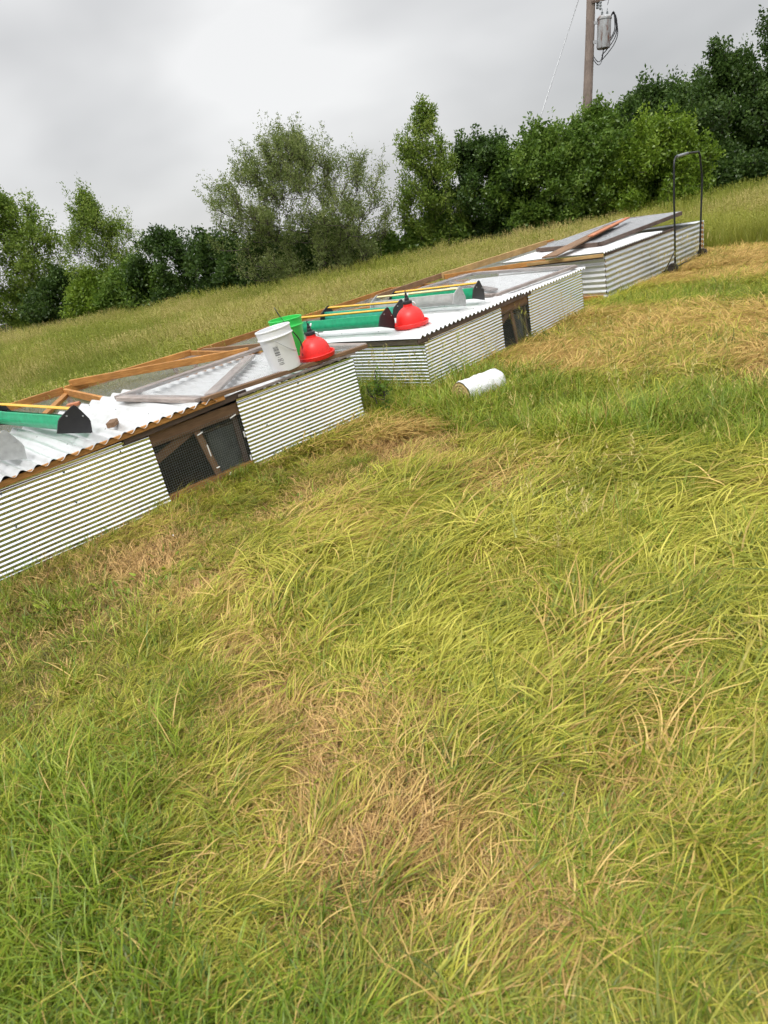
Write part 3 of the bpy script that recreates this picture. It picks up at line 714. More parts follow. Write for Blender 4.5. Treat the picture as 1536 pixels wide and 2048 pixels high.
# transformer can, right of the pole
tx, tz = .47, 5.80
can = lathe('transformer', [(0, 0), (.20, 0), (.235, .02), (.245, .05), (.245, .90), (.265, .91), (.265, .97), (.245, .98), (.20, 1.03), (.08, 1.06), (0, 1.06)], MM['can'], pole, 32, loc=(tx, -.18, tz+.35))
board('bracket', (.08, -.1, tz+.6), (.26, -.15, tz+.6), .06, .10, MM['wire'], pole); board('bracket', (.08, -.1, tz+1.2), (.26, -.15, tz+1.2), .06, .10, MM['wire'], pole)
for bx in (-.09, .1):
    lathe('bushing', [(0, 0), (.035, 0), (.05, .03), (.03, .05), (.05, .08), (.03, .10), (.045, .13), (.02, .16), (.012, .24), (0, .24)], MM['ceramic'], pole, 14, loc=(tx+bx, -.18, tz+.35+1.01))
lathe('insulator', [(0, 0), (.04, 0), (.055, .04), (.035, .07), (.055, .11), (.035, .15), (.055, .19), (.035, .23), (.05, .28), (.02, .34), (0, .34)], MM['ceramic'], pole, 14, loc=(.22, -.12, tz+1.62))
board('crossarm', (-.02, -.15, 7.62), (.62, -.22, 7.70), .07, .07, MM['dark_wood'], pole)
lathe('fuse_cutout', [(0, 0), (.03, 0), (.05, .05), (.03, .09), (.05, .14), (.03, .18), (.05, .23), (.03, .27), (0, .30)], MM['ceramic'], pole, 14, loc=(.30, -.2, 7.36))
cx0 = Vector((tx+.24, -.2, tz+1.35))
for k, (out, low, back) in enumerate(((.30, .95, .0), (.40, 1.15, .06), (.46, 1.30, .1), (.22, .8, -.05))):
    pts = []
    for j in range(17):
        t = j/16; ang = math.pi*t
        pts.append(cx0+Vector((math.sin(ang)*out+t*(-.30 if k < 3 else -.05), back*math.sin(ang), .28*math.sin(math.pi*min(1, t*3))*(1 if t < .34 else 0)*.8-low*1.05*t**1.15)))
    tube('cable', pts, .018, MM['black'], pole, 6)
for k in range(2):
    s = Vector((.10, -.16, tz+.05+.1*k)); pts = [s+Vector((.42*math.sin(t*3.14/2)*.9, -.02, .35*(1-math.cos(t*1.57))-.28*math.sin(t*3.14))) for t in [j/10 for j in range(11)]]
    tube('cable', pts, .014, MM['black'], pole, 6)
tube('drop_wire', [(tx+.1, -.18, tz+1.7), (tx+.16, -.2, tz+1.95), (tx+.05, -.2, tz+2.4)], .010, MM['black'], pole, 5)
g0 = Mp @ Vector((-.1, 0, 8.7)); 
tag(tube('guy_wire', [g0, g0+(Vector((6.2, 27.5, -.5))-g0)*.5+Vector((0, 0, -.10)), Vector((6.2, 27.5, -.5))], .020, MM['wire'], None, 6), 'thin grey guy wire slanting down left from the utility pole', 'cable')

# ------------------------------------------------------------------ trees and bushes
def unit(v): return v/np.maximum(np.linalg.norm(v, axis=-1, keepdims=True), 1e-9)
def make_tree(name, label, cat, base, H, Wd, kind, nt_=120, leaves=26000, leaf=(.085, .034), twig=.45, up=.75, clump=.09, egg=(.55, .9), low=.08, stems=1, seed=0, lean=(0, 0), group='trees along the far side of the field', dens_low=1.0, tw_n=7):
    r_ = np.random.default_rng(seed)
    bx, by = base; B0 = np.array([bx, by, float(gz(bx, by))-.1])
    root = empty(name, tuple(B0), 0, label, cat, group)
    # crown targets in an egg; radius profile by height
    T = []
    while len(T) < nt_:
        t = low+(1-low)*r_.random()**(1/dens_low); 
        pk = egg[0]; rad = math.sin(math.pi*.5*min(1, (t-low+.12)/(pk-low+.12)))**.7 if t < pk else max(0, 1-((t-pk)/(1.0-pk))**1.7)**egg[1]
        a = r_.uniform(0, 2*math.pi); q = Wd/2*rad*math.sqrt(r_.uniform(.02, 1))*r_.uniform(.85, 1.08)
        T.append((q*math.cos(a)+lean[0]*t*H, q*math.sin(a)*.8+lean[1]*t*H, t*(H-twig*.45)*r_.uniform(.9, 1.0)))
    T = np.array(T); T = T[np.argsort(np.linalg.norm(T*[1.0, 1.0, .55], axis=1))]
    nodes = [np.array([r_.normal(0, .10*(stems > 1)*Wd/3), r_.normal(0, .08*(stems > 1)), 0.]) for _ in range(stems)]; radii = [1.0]*stems
    V = []; F = []; starts = []
    def add_tube(pts, r0, r1, sg=5):
        b = len(V); n = len(pts)
        for i, p in enumerate(pts):
            t = pts[min(i+1, n-1)]-pts[max(i-1, 0)]; t = t/max(np.linalg.norm(t), 1e-6); a = np.cross(t, [.3, .9, .2]); a /= np.linalg.norm(a); c = np.cross(t, a)
            R_ = r0+(r1-r0)*i/(n-1)
            for k in range(sg):
                th = 2*math.pi*k/sg; V.append(p+(a*math.cos(th)+c*math.sin(th))*R_)
        for i in range(n-1):
            for k in range(sg): F.append((b+i*sg+k, b+i*sg+(k+1) % sg, b+(i+1)*sg+(k+1) % sg, b+(i+1)*sg+k))
    tw_s = []; tw_e = []; shoots = []
    trunk_r = .03+.012*H
    for tg in T:
        N = np.array(nodes); d = tg-N; dist = np.linalg.norm(d, axis=1)
        cost = dist+np.where(d[:, 2] < .15*dist, 2.5*(.15*dist-d[:, 2]), 0)+.15*np.linalg.norm(N, axis=1)*0
        i = int(np.argmin(cost)); s = N[i]; L = dist[i]
        mid = (s+tg)/2+np.array([0, 0, -.10*L])+np.array([s[0]-tg[0], s[1]-tg[1], 0])*-.08+r_.normal(0, .03*L, 3)
        pts = [(1-u)**2*s+2*u*(1-u)*mid+u*u*tg for u in np.linspace(0, 1, 6)]
        r0 = radii[i]
        add_tube(pts, trunk_r*r0, trunk_r*max(.10, r0*.45), 5)
        for k, p in enumerate(pts[1:]): nodes.append(p); radii.append(max(.12, r0*(.9-.45*(k+1)/5)))
        for k in range(tw_n):
            u = r_.uniform(.35, 1); p = (1-u)**2*s+2*u*(1-u)*mid+u*u*tg
            out = unit(np.array([tg[0]-lean[0]*tg[2], tg[1], .25*Wd])*np.array([1, 1, .5]))
            dv = unit(r_.normal(0, .55, 3)+out*.5+np.array([0, 0, up])); Lt = twig*r_.uniform(.5, 1.25)
            tw_s.append(p); tw_e.append(p+dv*Lt)
    for tg in T[T[:, 2] > .45*H]:      # upright new shoots round the top and outside
        if r_.random() < .6:
            s_ = tg+r_.normal(0, .05, 3); tw_s.append(s_); tw_e.append(s_+unit(np.array([tg[0]*.12, tg[1]*.12, 1])+r_.normal(0, .16, 3))*twig*r_.uniform(1.0, 2.1)); shoots.append(len(tw_s)-1)
    tw_s = np.array(tw_s); tw_e = np.array(tw_e)
    # twigs as thin three-sided spikes
    for s, e in zip(tw_s, tw_e):
        t = e-s; a = np.cross(t, [.3, .9, .2]); a = a/np.linalg.norm(a); c = np.cross(t, a); c = c/np.linalg.norm(c); b = len(V); w_ = .006
        V.extend([s+a*w_, s-a*w_*.5+c*w_*.8, s-a*w_*.5-c*w_*.8, e]); F.extend([(b, b+1, b+3, b+3), (b+1, b+2, b+3, b+3), (b+2, b, b+3, b+3)])
    Fq = [f for f in F if f[2] != f[3]]; Ft = [f[:3] for f in F if f[2] == f[3]]
    me = bpy.data.meshes.new('trunk'); me.from_pydata([tuple(v) for v in V], [], Fq+Ft); me.materials.append(MM['bark']); link('trunk', me, root)
    # leaves
    n = leaves; k = r_.integers(0, len(tw_s), n)
    # twigs are unevenly leafy, which gives gaps and clumps
    wgt = r_.gamma(2.6, 1, len(tw_s)); wgt[shoots] *= 2.0; k = r_.choice(len(tw_s), n, p=wgt/wgt.sum())
    u = r_.random((n, 1))**.8; P = tw_s[k]+(tw_e[k]-tw_s[k])*u+r_.normal(0, clump, (n, 3))*(1.15-.7*u)
    ld = unit(unit(tw_e[k]-tw_s[k])*.6+r_.normal(0, .8, (n, 3))+np.array([0, 0, -.15])); nr = unit(np.cross(ld, r_.normal(0, 1, (n, 3)))); 
    nr = unit(nr+np.array([0, 0, .5])); sd_ = unit(np.cross(ld, nr))
    ll = (leaf[0]*r_.uniform(.6, 1.3, n))[:, None]; lw = (leaf[1]*r_.uniform(.7, 1.2, n))[:, None]
    q0 = P; q1 = P+ld*ll*.45+sd_*lw*.5; q2 = P+ld*ll-nr*ll*.12; q3 = P+ld*ll*.45-sd_*lw*.5
    LV = np.stack([q0, q1, q2, q3], 1).reshape(-1, 3); LF = np.arange(4*n).reshape(n, 4)
    twc = r_.random(len(tw_s)); c = np.clip(.55*twc[k]+.45*r_.random(n)+.0, 0, 1); col = np.zeros((n, 4)); col[:, 0] = c; col[:, 3] = 1
    me = mesh_np('crown', LV, LF, LEAF[kind], np.repeat(col, 4, 0)); link('crown', me, root)
    return root
# broad-leaved and willow-like trees, left to right
make_tree('bushy_tree', 'broad fresh green tree at the far left edge of the field', 'tree', (-12.9, 30.4), 5.9, 5.0, 'light', 260, 46000, (.12, .060), .55, .9, .15, (.45, .7), .0, 4, 31)
make_tree('sapling_tree', 'feathery light green tree second from the left edge', 'tree', (-7.9, 26.8), 4.45, 3.5, 'light', 140, 27000, (.10, .040), .55, 1.0, .13, (.34, .9), .0, 4, 12, lean=(-.03, 0))
make_tree('dark_shrub', 'low dark shrub left of the large willow-like tree', 'shrub', (-5.5, 25.2), 2.8, 3.3, 'dark', 100, 28000, (.10, .06), .32, .7, .12, (.5, .6), .0, 4, 13, group='dark shrubs under the trees')
make_tree('willow_tree', 'large sparse grey-green willow-like tree with many stems and open top', 'tree', (-.45, 21.6), 4.55, 5.7, 'willow', 460, 70000, (.085, .027), .50, 1.1, .085, (.55, .55), .04, 9, 14, lean=(-.05, 0))
make_tree('slender_tree', 'slender pale green tree right of the large willow-like tree', 'tree', (3.4, 22.2), 4.45, 2.3, 'light', 140, 24000, (.095, .040), .42, 1.0, .09, (.45, .62), .0, 2, 15, lean=(.0, 0))
make_tree('dark_shrub', 'rounded dark bush just right of the slender tree', 'shrub', (4.95, 22.6), 3.4, 3.6, 'dark', 150, 44000, (.10, .06), .32, .8, .12, (.55, .6), .0, 4, 16, group='dark shrubs under the trees')
make_tree('leafy_bush', 'mid green bush behind the farthest coop, left of the pole', 'shrub', (6.7, 21.7), 3.2, 3.6, 'mid', 150, 46000, (.12, .065), .40, .9, .13, (.55, .6), .0, 4, 17, group='leafy bushes behind the farthest coop')
make_tree('leafy_bush', 'tall mid green bush standing right below the utility pole', 'shrub', (8.3, 21.6), 3.45, 3.2, 'mid', 150, 44000, (.12, .065), .40, .9, .13, (.55, .6), .0, 4, 18, group='leafy bushes behind the farthest coop')
make_tree('leafy_bush', 'yellow-green bush left of the hoop handle', 'shrub', (9.5, 20.4), 2.9, 3.0, 'yellow', 120, 32000, (.11, .055), .42, 1.0, .12, (.5, .6), .0, 4, 19, group='leafy bushes behind the farthest coop')
make_tree('leafy_bush', 'dark green bush with rounded tops right of the utility pole', 'shrub', (10.6, 23.2), 3.9, 5.2, 'dark', 190, 56000, (.12, .065), .40, .8, .14, (.6, .5), .0, 4, 20, group='leafy bushes behind the farthest coop')
make_tree('bushy_tree', 'dark tree behind the hoop handle, left of the tallest dark tree', 'tree', (13.2, 23.6), 4.4, 4.8, 'dark', 200, 56000, (.12, .065), .42, .8, .14, (.55, .6), .0, 4, 21)
make_tree('bushy_tree', 'tallest dark tree at the right edge of the field', 'tree', (16.6, 24.0), 6.3, 6.6, 'dark', 300, 84000, (.12, .065), .50, .8, .15, (.5, .7), .0, 4, 22)
for k, (x, y, h, w, kd, lab) in enumerate([
    (-16.3, 29.0, 2.3, 5.0, 'dark', 'low dark shrub at the foot of the far left tree'),
    (-10.6, 28.9, 2.2, 3.8, 'dark', 'low dark shrub between the two leftmost trees'),
    (-8.6, 26.2, 1.9, 2.4, 'yellow', 'low yellow-green shrub at the foot of the feathery tree'),
    (-6.8, 25.4, 2.0, 2.8, 'mid', 'low mid green shrub between the feathery tree and the dark shrub'),
    (-3.8, 24.2, 2.3, 3.0, 'dark', 'dark shrub at the left foot of the willow-like tree'),
    (-2.1, 23.2, 2.0, 3.0, 'dark', 'low dark shrub in the shade of the willow-like tree'),
    (-.1, 22.6, 1.9, 3.0, 'dark', 'low dark shrub under the right half of the willow-like tree'),
    (1.6, 22.7, 1.15, 2.0, 'mid', 'low green shrub between the willow-like and the slender tree'),
    (3.4, 22.6, 1.6, 2.4, 'mid', 'low green shrub at the foot of the slender tree'),
    (12.0, 21.9, 1.7, 3.2, 'dark', 'low dark shrub just right of the hoop handle'),
    (14.6, 22.4, 1.9, 4.0, 'dark', 'low dark shrub at the meadow edge near the right border'),
    (17.4, 23.4, 2.3, 4.0, 'dark', 'low dark shrub at the right edge under the tallest tree')]):
    make_tree('undergrowth_shrub', lab, 'shrub', (x, y), h, w, kd, 90, 22000 if w < 3.5 else 28000, (.11, .065), .32, .6, .15, (.55, .6), .0, 4, 40+k, group='undergrowth along the tree line')
make_tree('weed', 'small leafy dark weed at the right corner of the nearest coop', 'plant', (.20, 6.42), .50, .22, 'mid', 14, 260, (.05, .026), .10, .9, .02, (.6, .7), .1, 1, 77, group=None, tw_n=4)

# small white feathers lying in the trampled grass
def feather(x, y, rz, where, first=None):
    n = 7; V = []; F = []
    for i in range(n+1):
        t = i/n; w = .009*math.sin(math.pi*min(1, t*.85+.12))**.8; z = .10+.012*math.sin(math.pi*t)
        V += [(.075*t, w, z), (.075*t, 0, z+.004), (.075*t, -w, z)]
    for i in range(n): F += [(i*3, i*3+3, i*3+4, i*3+1), (i*3+1, i*3+4, i*3+5, i*3+2)]
    if first is None:
        me = bpy.data.meshes.new('feather'); me.from_pydata(V, [], F); me.materials.append(MM['staple'])
    else: me = first.data
    o = link('feather', me, None, (x, y, 0)); o.rotation_euler = (.2, .1, rz); o.scale = (.35, .35, .35)
    return tag(o, 'small white feather lying in the trampled grass '+where, 'feather', 'small white feathers in the grass')
fe = None
for x, y, rz, wh in ((-.39, 1.48, .4, 'left of the bottom bare patch'), (-.02, 1.05, 2.2, 'nearest the bottom edge'), (.38, 1.52, 4.0, 'on the small bare spot at lower right'),
                     (-1.45, 4.30, 5.0, 'in front of the nearest coop'), (-.9, 2.35, 3.0, 'left of the large dry patch')):
    f_ = feather(x, y, rz, wh, fe); fe = fe or f_

# ------------------------------------------------------------------ grass: tufts scattered by geometry nodes
LIB = []
def tuft_mesh(name, n, L, Wd, spread, lean, curl, segs, m, seed, comb=0.0, heads=0, lift=.06, hs=1.0):
    """n blades. comb>0: blades lodged flat towards +x, rising only to about lift."""
    r_ = np.random.default_rng(seed); V = []; F = []; Cc = []
    for b in range(n):
        l = L*r_.uniform(.4, 1.15); w = Wd*r_.uniform(.35, 1.3); x0, y0 = r_.normal(0, spread, 2)
        c = (r_.random(), 0, r_.random(), 1)
        if comb:
            az = r_.normal(0, .30) if r_.random() < comb else r_.uniform(-3.1, 3.1)
            el0 = r_.uniform(.1, .65); top_ = lift*r_.uniform(.4, 1.5); bend = r_.normal(0, .5)
        else:
            az = r_.uniform(0, 6.28); el0 = r_.uniform(math.pi/2-lean, math.pi/2)
        p = np.array([x0, y0, -.01]); el = el0; a = az; ds = l/segs; base = len(V)
        for s in range(segs+1):
            t = s/segs; wd = w*(1-t**1.8)*.5+.0004
            side = np.array([-math.sin(a), math.cos(a), 0])
            tw = .5*math.sin(t*2+b); side = side*math.cos(tw)+np.array([0, 0, 1])*math.sin(tw)*.5
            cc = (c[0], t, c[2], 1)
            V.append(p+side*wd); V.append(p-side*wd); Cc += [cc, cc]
            if comb:
                tgt = (top_-p[2])*5/l
                el = el*.55+.45*max(-.45, min(.7, tgt*2)); a += bend/segs
            else: el -= curl*(.4+t)*r_.uniform(.6, 1.4)/segs
            p = p+np.array([math.cos(a)*math.cos(el), math.sin(a)*math.cos(el), math.sin(el)])*ds
        for s in range(segs): F.append((base+2*s, base+2*s+1, base+2*s+3, base+2*s+2))
    for h in range(heads):     # seed heads on thin stalks
        l = L*r_.uniform(1.0, 1.5)*hs; az = r_.uniform(0, 6.28); x0, y0 = r_.normal(0, spread, 2); lean_ = r_.uniform(0, .22)
        d = np.array([math.cos(az)*lean_, math.sin(az)*lean_, 1]); p0 = np.array([x0, y0, 0]); c = r_.random(); base = len(V)
        for t in (0, .5, 1):
            p = p0+d*l*t+np.array([math.cos(az), math.sin(az), 0])*.04*t*t; V += [p+np.array([.0009, 0, 0]), p-np.array([.0009, 0, 0])]; Cc += [(c, t, .4, 1)]*2
        F += [(base, base+1, base+3, base+2), (base+2, base+3, base+5, base+4)]
        tip = p
        for q in range(7):
            pp = tip-d*(.11*q/7)+r_.normal(0, .004, 3); a2 = r_.uniform(0, 6.28); o_ = np.array([math.cos(a2), math.sin(a2), .9])*r_.uniform(.008, .02)*(1+q*.12)
            b2 = len(V); s2 = np.array([-math.sin(a2), math.cos(a2), 0])*.0035
            V += [pp-s2, pp+s2, pp+o_+s2*.5, pp+o_-s2*.5]; Cc += [(.5+.5*c, 1, .05+.25*c, 1)]*4; F.append((b2, b2+1, b2+2, b2+3))
    return mesh_np(name, np.array(V), np.array(F), m, np.array(Cc))
def library(name, meshes):
    c = bpy.data.collections.new(name)
    for i, me in enumerate(meshes): c.objects.link(bpy.data.objects.new(f'{name}_{i:02d}', me))
    return c
def scatter(name, lib, nvar, P, rz, sc, tint, vary, label, cat='grass', tilt=None, ridx=None):
    N = len(P); me = bpy.data.meshes.new(name); me.vertices.add(N); me.vertices.foreach_set('co', np.asarray(P, np.float32).ravel())
    def at(nm, ty, key, val):
        a = me.attributes.new(nm, ty, 'POINT'); a.data.foreach_set(key, np.asarray(val).ravel())
    rot = np.zeros((N, 3), np.float32); rot[:, 2] = rz
    if tilt is not None: rot[:, :2] = tilt
    s3 = np.repeat(np.asarray(sc, np.float32)[:, None], 3, 1) if np.ndim(sc) == 1 else np.asarray(sc, np.float32)
    at('rot', 'FLOAT_VECTOR', 'vector', rot); at('scl', 'FLOAT_VECTOR', 'vector', s3)
    at('tint', 'FLOAT', 'value', np.asarray(tint, np.float32)); at('vary', 'FLOAT', 'value', np.asarray(vary, np.float32))
    at('pick', 'INT', 'value', (rng.integers(0, nvar, N) if ridx is None else ridx).astype(np.int32))
    o = link(name, me); tag(o, label, cat, None, 'stuff')
    ng = bpy.data.node_groups.new(name, 'GeometryNodeTree')
    ng.interface.new_socket('Geometry', in_out='INPUT', socket_type='NodeSocketGeometry'); ng.interface.new_socket('Geometry', in_out='OUTPUT', socket_type='NodeSocketGeometry')
    gi = ng.nodes.new('NodeGroupInput'); go = ng.nodes.new('NodeGroupOutput'); ip = ng.nodes.new('GeometryNodeInstanceOnPoints')
    ci = ng.nodes.new('GeometryNodeCollectionInfo'); ci.inputs['Collection'].default_value = lib; ci.inputs['Separate Children'].default_value = True; ci.inputs['Reset Children'].default_value = True
    def na(nm, ty):
        n = ng.nodes.new('GeometryNodeInputNamedAttribute'); n.data_type = ty; n.inputs['Name'].default_value = nm; return n.outputs['Attribute']
    l = ng.links.new
    l(gi.outputs[0], ip.inputs['Points']); l(ci.outputs[0], ip.inputs['Instance']); ip.inputs['Pick Instance'].default_value = True
    l(na('pick', 'INT'), ip.inputs['Instance Index']); l(na('rot', 'FLOAT_VECTOR'), ip.inputs['Rotation']); l(na('scl', 'FLOAT_VECTOR'), ip.inputs['Scale'])
    l(ip.outputs[0], go.inputs[0])
    md = o.modifiers.new('scatter', 'NODES'); md.node_group = ng
    return o

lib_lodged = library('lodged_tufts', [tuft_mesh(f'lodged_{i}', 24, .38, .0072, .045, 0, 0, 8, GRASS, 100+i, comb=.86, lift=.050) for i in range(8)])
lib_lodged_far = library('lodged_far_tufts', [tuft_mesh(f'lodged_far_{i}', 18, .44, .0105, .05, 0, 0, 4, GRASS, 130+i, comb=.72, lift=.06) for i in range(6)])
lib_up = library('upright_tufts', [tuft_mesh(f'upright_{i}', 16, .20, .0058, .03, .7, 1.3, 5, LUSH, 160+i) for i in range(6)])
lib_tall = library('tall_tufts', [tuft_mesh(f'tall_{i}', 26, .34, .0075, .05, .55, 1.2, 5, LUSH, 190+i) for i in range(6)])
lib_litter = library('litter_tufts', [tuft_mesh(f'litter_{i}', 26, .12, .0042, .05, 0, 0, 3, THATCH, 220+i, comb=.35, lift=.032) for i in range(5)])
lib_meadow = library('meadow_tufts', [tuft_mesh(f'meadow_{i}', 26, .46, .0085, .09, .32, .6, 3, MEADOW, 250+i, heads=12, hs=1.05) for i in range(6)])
lib_broad = library('broadleaf_tufts', [tuft_mesh(f'broad_{i}', 9, .062, .020, .025, 1.0, 1.3, 4, LUSH, 300+i) for i in range(4)])
lib_stalk = library('seed_stalks', [tuft_mesh(f'stalk_{i}', 4, .30, .004, .02, .2, .5, 4, MEADOW, 280+i, heads=4, hs=1.25) for i in range(5)])

def st(x, y): return .75*x+.66*y, -.66*x+.75*y
def in_coop(x, y, pad=.0):
    r = np.zeros(len(x), bool)
    for cf, x0, x1, D in ((C1, -3.65, 0, 3.15), (C2, 0, 3.62, 3.36), (C3, 0, 3.6, 3.0)):
        dx, dy_ = x-cf[0], y-cf[1]; c, s = math.cos(cf[2]), math.sin(cf[2]); lx = dx*c+dy_*s; ly = -dx*s+dy_*c
        r |= (lx > x0-pad) & (lx < x1+pad) & (ly > -pad) & (ly < D+pad)
    return r
def in_front_half(x, y):
    r = np.zeros(len(x), bool)
    for cf, x0, x1 in ((C1, -3.65, 0), (C2, 0, 3.62), (C3, 0, 3.6)):
        dx, dy_ = x-cf[0], y-cf[1]; c, s = math.cos(cf[2]), math.sin(cf[2]); lx = dx*c+dy_*s; ly = -dx*s+dy_*c
        r |= (lx > x0-.02) & (lx < x1+.02) & (ly > -.03) & (ly < 1.8)
    return r
def visible(x, y, mx=.25):
    """keep points inside the widened view (the field goes on a little beyond the frame)"""
    P = np.stack([x, y, np.zeros_like(x)-CAM_H], -1); w = P @ np.array(cF); u = 1339.6*(P @ np.array(cR))/np.maximum(w, .01); v = 1339.6*(P @ np.array(cU))/np.maximum(w, .01)
    return (w > .2) & (np.abs(u) < 768*(1+mx)+60/np.maximum(w, .3)*8) & (np.abs(v) < 1024*(1+mx)+60/np.maximum(w, .3)*8)
SM = lambda e0, e1, x: (lambda t: t*t*(3-2*t))(np.clip((x-e0)/(e1-e0), 0, 1))
def wob(x, y): return .22*vnoise(x, y, .9, 5)+.12*vnoise(x, y, 2.3, 6)
def zones(x, y):
    s, t = st(x, y); s = s+wob(x, y)
    tall = SM(3.95, 4.25, s)*(1-SM(5.35, 5.7, s))+SM(8.45, 8.75, s)*(1-SM(9.9, 10.2, s))
    left = 1-SM(-.05, .75, s)
    meadow = SM(13.4, 13.75, s)
    tan = SM(5.4, 5.8, s)*(1-SM(8.4, 8.7, s))*.62+SM(9.9, 10.2, s)*(1-SM(13.5, 13.9, s))*.72
    behind = np.zeros_like(s)
    for cf, x0, x1, D in ((C1, -3.9, 0, 2.9), (C2, 0, 3.7, 3.1), (C3, 0, 3.8, 2.8)):
        dx, dy_ = x-cf[0], y-cf[1]; c, sn = math.cos(cf[2]), math.sin(cf[2]); ly = -dx*sn+dy_*c; lx = dx*c+dy_*sn
        behind = np.maximum(behind, SM(D, D+.3, ly)*SM(-5.5, -4.6, lx)*(1-SM(x1+.2, x1+.6, lx)))
    return s, t, tall, left, meadow, tan, behind
SPOTS = [(-.67, 2.23, .28, 1.1), (-.78, 2.68, .20, 1.0), (-.92, 3.05, .14, .8), (-1.07, 3.42, .26, 1.0), (-.43, 4.46, .32, .65), (-.56, 1.85, .24, .95), (-.31, 1.55, .30, .95), (-.05, 1.25, .25, 1.0), (.16, 1.12, .18, 1.0), (.67, 4.12, .32, .55),
         (.79, 1.92, .12, .85), (.10, 5.62, .46, .85), (.35, 5.9, .38, .5), (-1.6, 4.0, .3, .55), (-.9, 3.0, .22, .5), (1.9, 3.3, .22, .5), (.42, 1.42, .12, .8), (-.3, 3.6, .3, .4), (-.35, 2.0, .22, .8), (.25, 4.9, .3, .45), (.62, 1.60, .10, .7),
         (-.15, 1.9, .16, .6), (1.35, 2.4, .12, .6), (-1.0, 1.75, .10, .7), (-1.25, 2.2, .12, .5), (.35, 2.9, .14, .45)]
def tint_field(x, y):
    s, t, tall, left, meadow, tan, behind = zones(x, y)
    base = .15+.13*vnoise(x, y, 1.3, 11)+.22*vnoise(x, y, 4.1, 12)
    sp = np.zeros_like(x)
    for a, b, r_, k in SPOTS:
        e = np.exp(-(((x-a)**2+(y-b)**2)/r_**2)); sp = np.maximum(sp, k*e)
    sp = sp*np.clip(1.12+.55*vnoise(x, y, 7, 13)+.55*vnoise(x, y, 14, 15)+.30*vnoise(x, y, 2.6, 16), 0, 1.6)
    v = base+sp+tan*(.85+.5*vnoise(x, y, 1.4, 14))
    v = v*(1-.8*np.clip(tall, 0, 1))*(1-.45*left)
    return np.clip(v, 0, 1)
def near_points(n, ymax, dens_pow, y0=.35):
    """points with density falling with distance from the camera"""
    d = (y0**(1-dens_pow)+(ymax**(1-dens_pow)-y0**(1-dens_pow))*rng.random(n))**(1/(1-dens_pow)) if dens_pow != 1 else y0*(ymax/y0)**rng.random(n)
    a = rng.uniform(-1.25, 1.25, n); return d*np.sin(a), d*np.cos(a)
def z3(x, y): return np.stack([x, y, gz(x, y)], -1)
FLOW = lambda x, y: .72+1.0*vnoise(x, y, .55, 21)+.75*vnoise(x, y, 1.5, 22)+.45*vnoise(x, y, 4.2, 23)

# litter / thatch mat close to the soil, everywhere near
x, y = near_points(46000, 9, .35); k = visible(x, y) & ~in_coop(x, y, -.02); x, y = x[k], y[k]
s, t, tall, left, meadow, tan, behind = zones(x, y); k = (meadow < .5) & (behind < .5); x, y = x[k], y[k]
tf = tint_field(x, y)
scatter('thatch', lib_litter, 5, z3(x, y), FLOW(x, y)+rng.normal(0, 1.0, len(x)), rng.uniform(.7, 1.4, len(x)), np.clip(tf*1.25+.12, 0, 1), rng.random(len(x)), 'short matted dead grass close to the soil', 'thatch')
# lodged long grass
x, y = near_points(40000, 6.8, .55); k = visible(x, y) & ~in_coop(x, y, .02); x, y = x[k], y[k]
s, t, tall, left, meadow, tan, behind = zones(x, y); tf = tint_field(x, y)
bare = np.clip((tf-.40)*2.3, 0, .95); long_ = .72+.28*vnoise(x, y, 1.0, 31)
k = (rng.random(len(x)) > bare) & (rng.random(len(x)) > tall*.8) & (rng.random(len(x)) > left*.55) & (meadow < .5) & (behind < .5) & (rng.random(len(x)) < long_+.25+.5*vnoise(x, y, 5.5, 36)); x, y = x[k], y[k]; tf = tf[k]; s = s[k]
right = SM(.9, 2.2, s)
sc = rng.uniform(.55, 1.15, len(x))*(.62+.5*right)*(1+.2*vnoise(x, y, 1.7, 33))*(1-.42*SM(2.9, 3.9, st(x, y)[1]))
vy = np.clip(.45+.06*right+.34*vnoise(x, y, 1.2, 34)+.24*vnoise(x, y, 5, 35)+rng.normal(0, .18, len(x)), 0, 1)
scatter('flattened_grass', lib_lodged, 8, z3(x, y), FLOW(x, y)+np.where(rng.random(len(x)) < .28, rng.normal(0, 1.3, len(x)), rng.normal(0, .26, len(x))), sc, np.clip(tf*1.1-.16, 0, 1), vy, 'long yellow-green grass pressed flat where the coops have stood', 'grass', tilt=rng.normal(0, .16, (len(x), 2)))
# farther lodged grass / straw swaths
x = rng.uniform(-3, 13, 90000); y = rng.uniform(5.5, 18, 90000); k = visible(x, y, .12) & ~in_coop(x, y, .02); x, y = x[k], y[k]
s, t, tall, left, meadow, tan, behind = zones(x, y); tf = tint_field(x, y); d_ = np.hypot(x, y)
k = (rng.random(len(x)) > tall*.75) & (meadow < .5) & (behind < .5) & (rng.random(len(x)) < 2.2/np.maximum(1, (d_/6.5)**1.6)); x, y = x[k], y[k]; tf = tf[k]
scatter('straw_swath', lib_lodged_far, 6, z3(x, y), FLOW(x, y)+np.where(rng.random(len(x)) < .3, rng.normal(0, 1.3, len(x)), rng.normal(0, .4, len(x))), rng.uniform(.55, 1.1, len(x)), np.clip(tf*1.1-.08, 0, 1), np.clip(.5+.25*vnoise(x, y, 1.2, 34)+rng.normal(0, .18, len(x)), 0, 1), 'dry straw-coloured grass pressed flat in swaths beside the coops', 'grass', tilt=rng.normal(0, .08, (len(x), 2)))
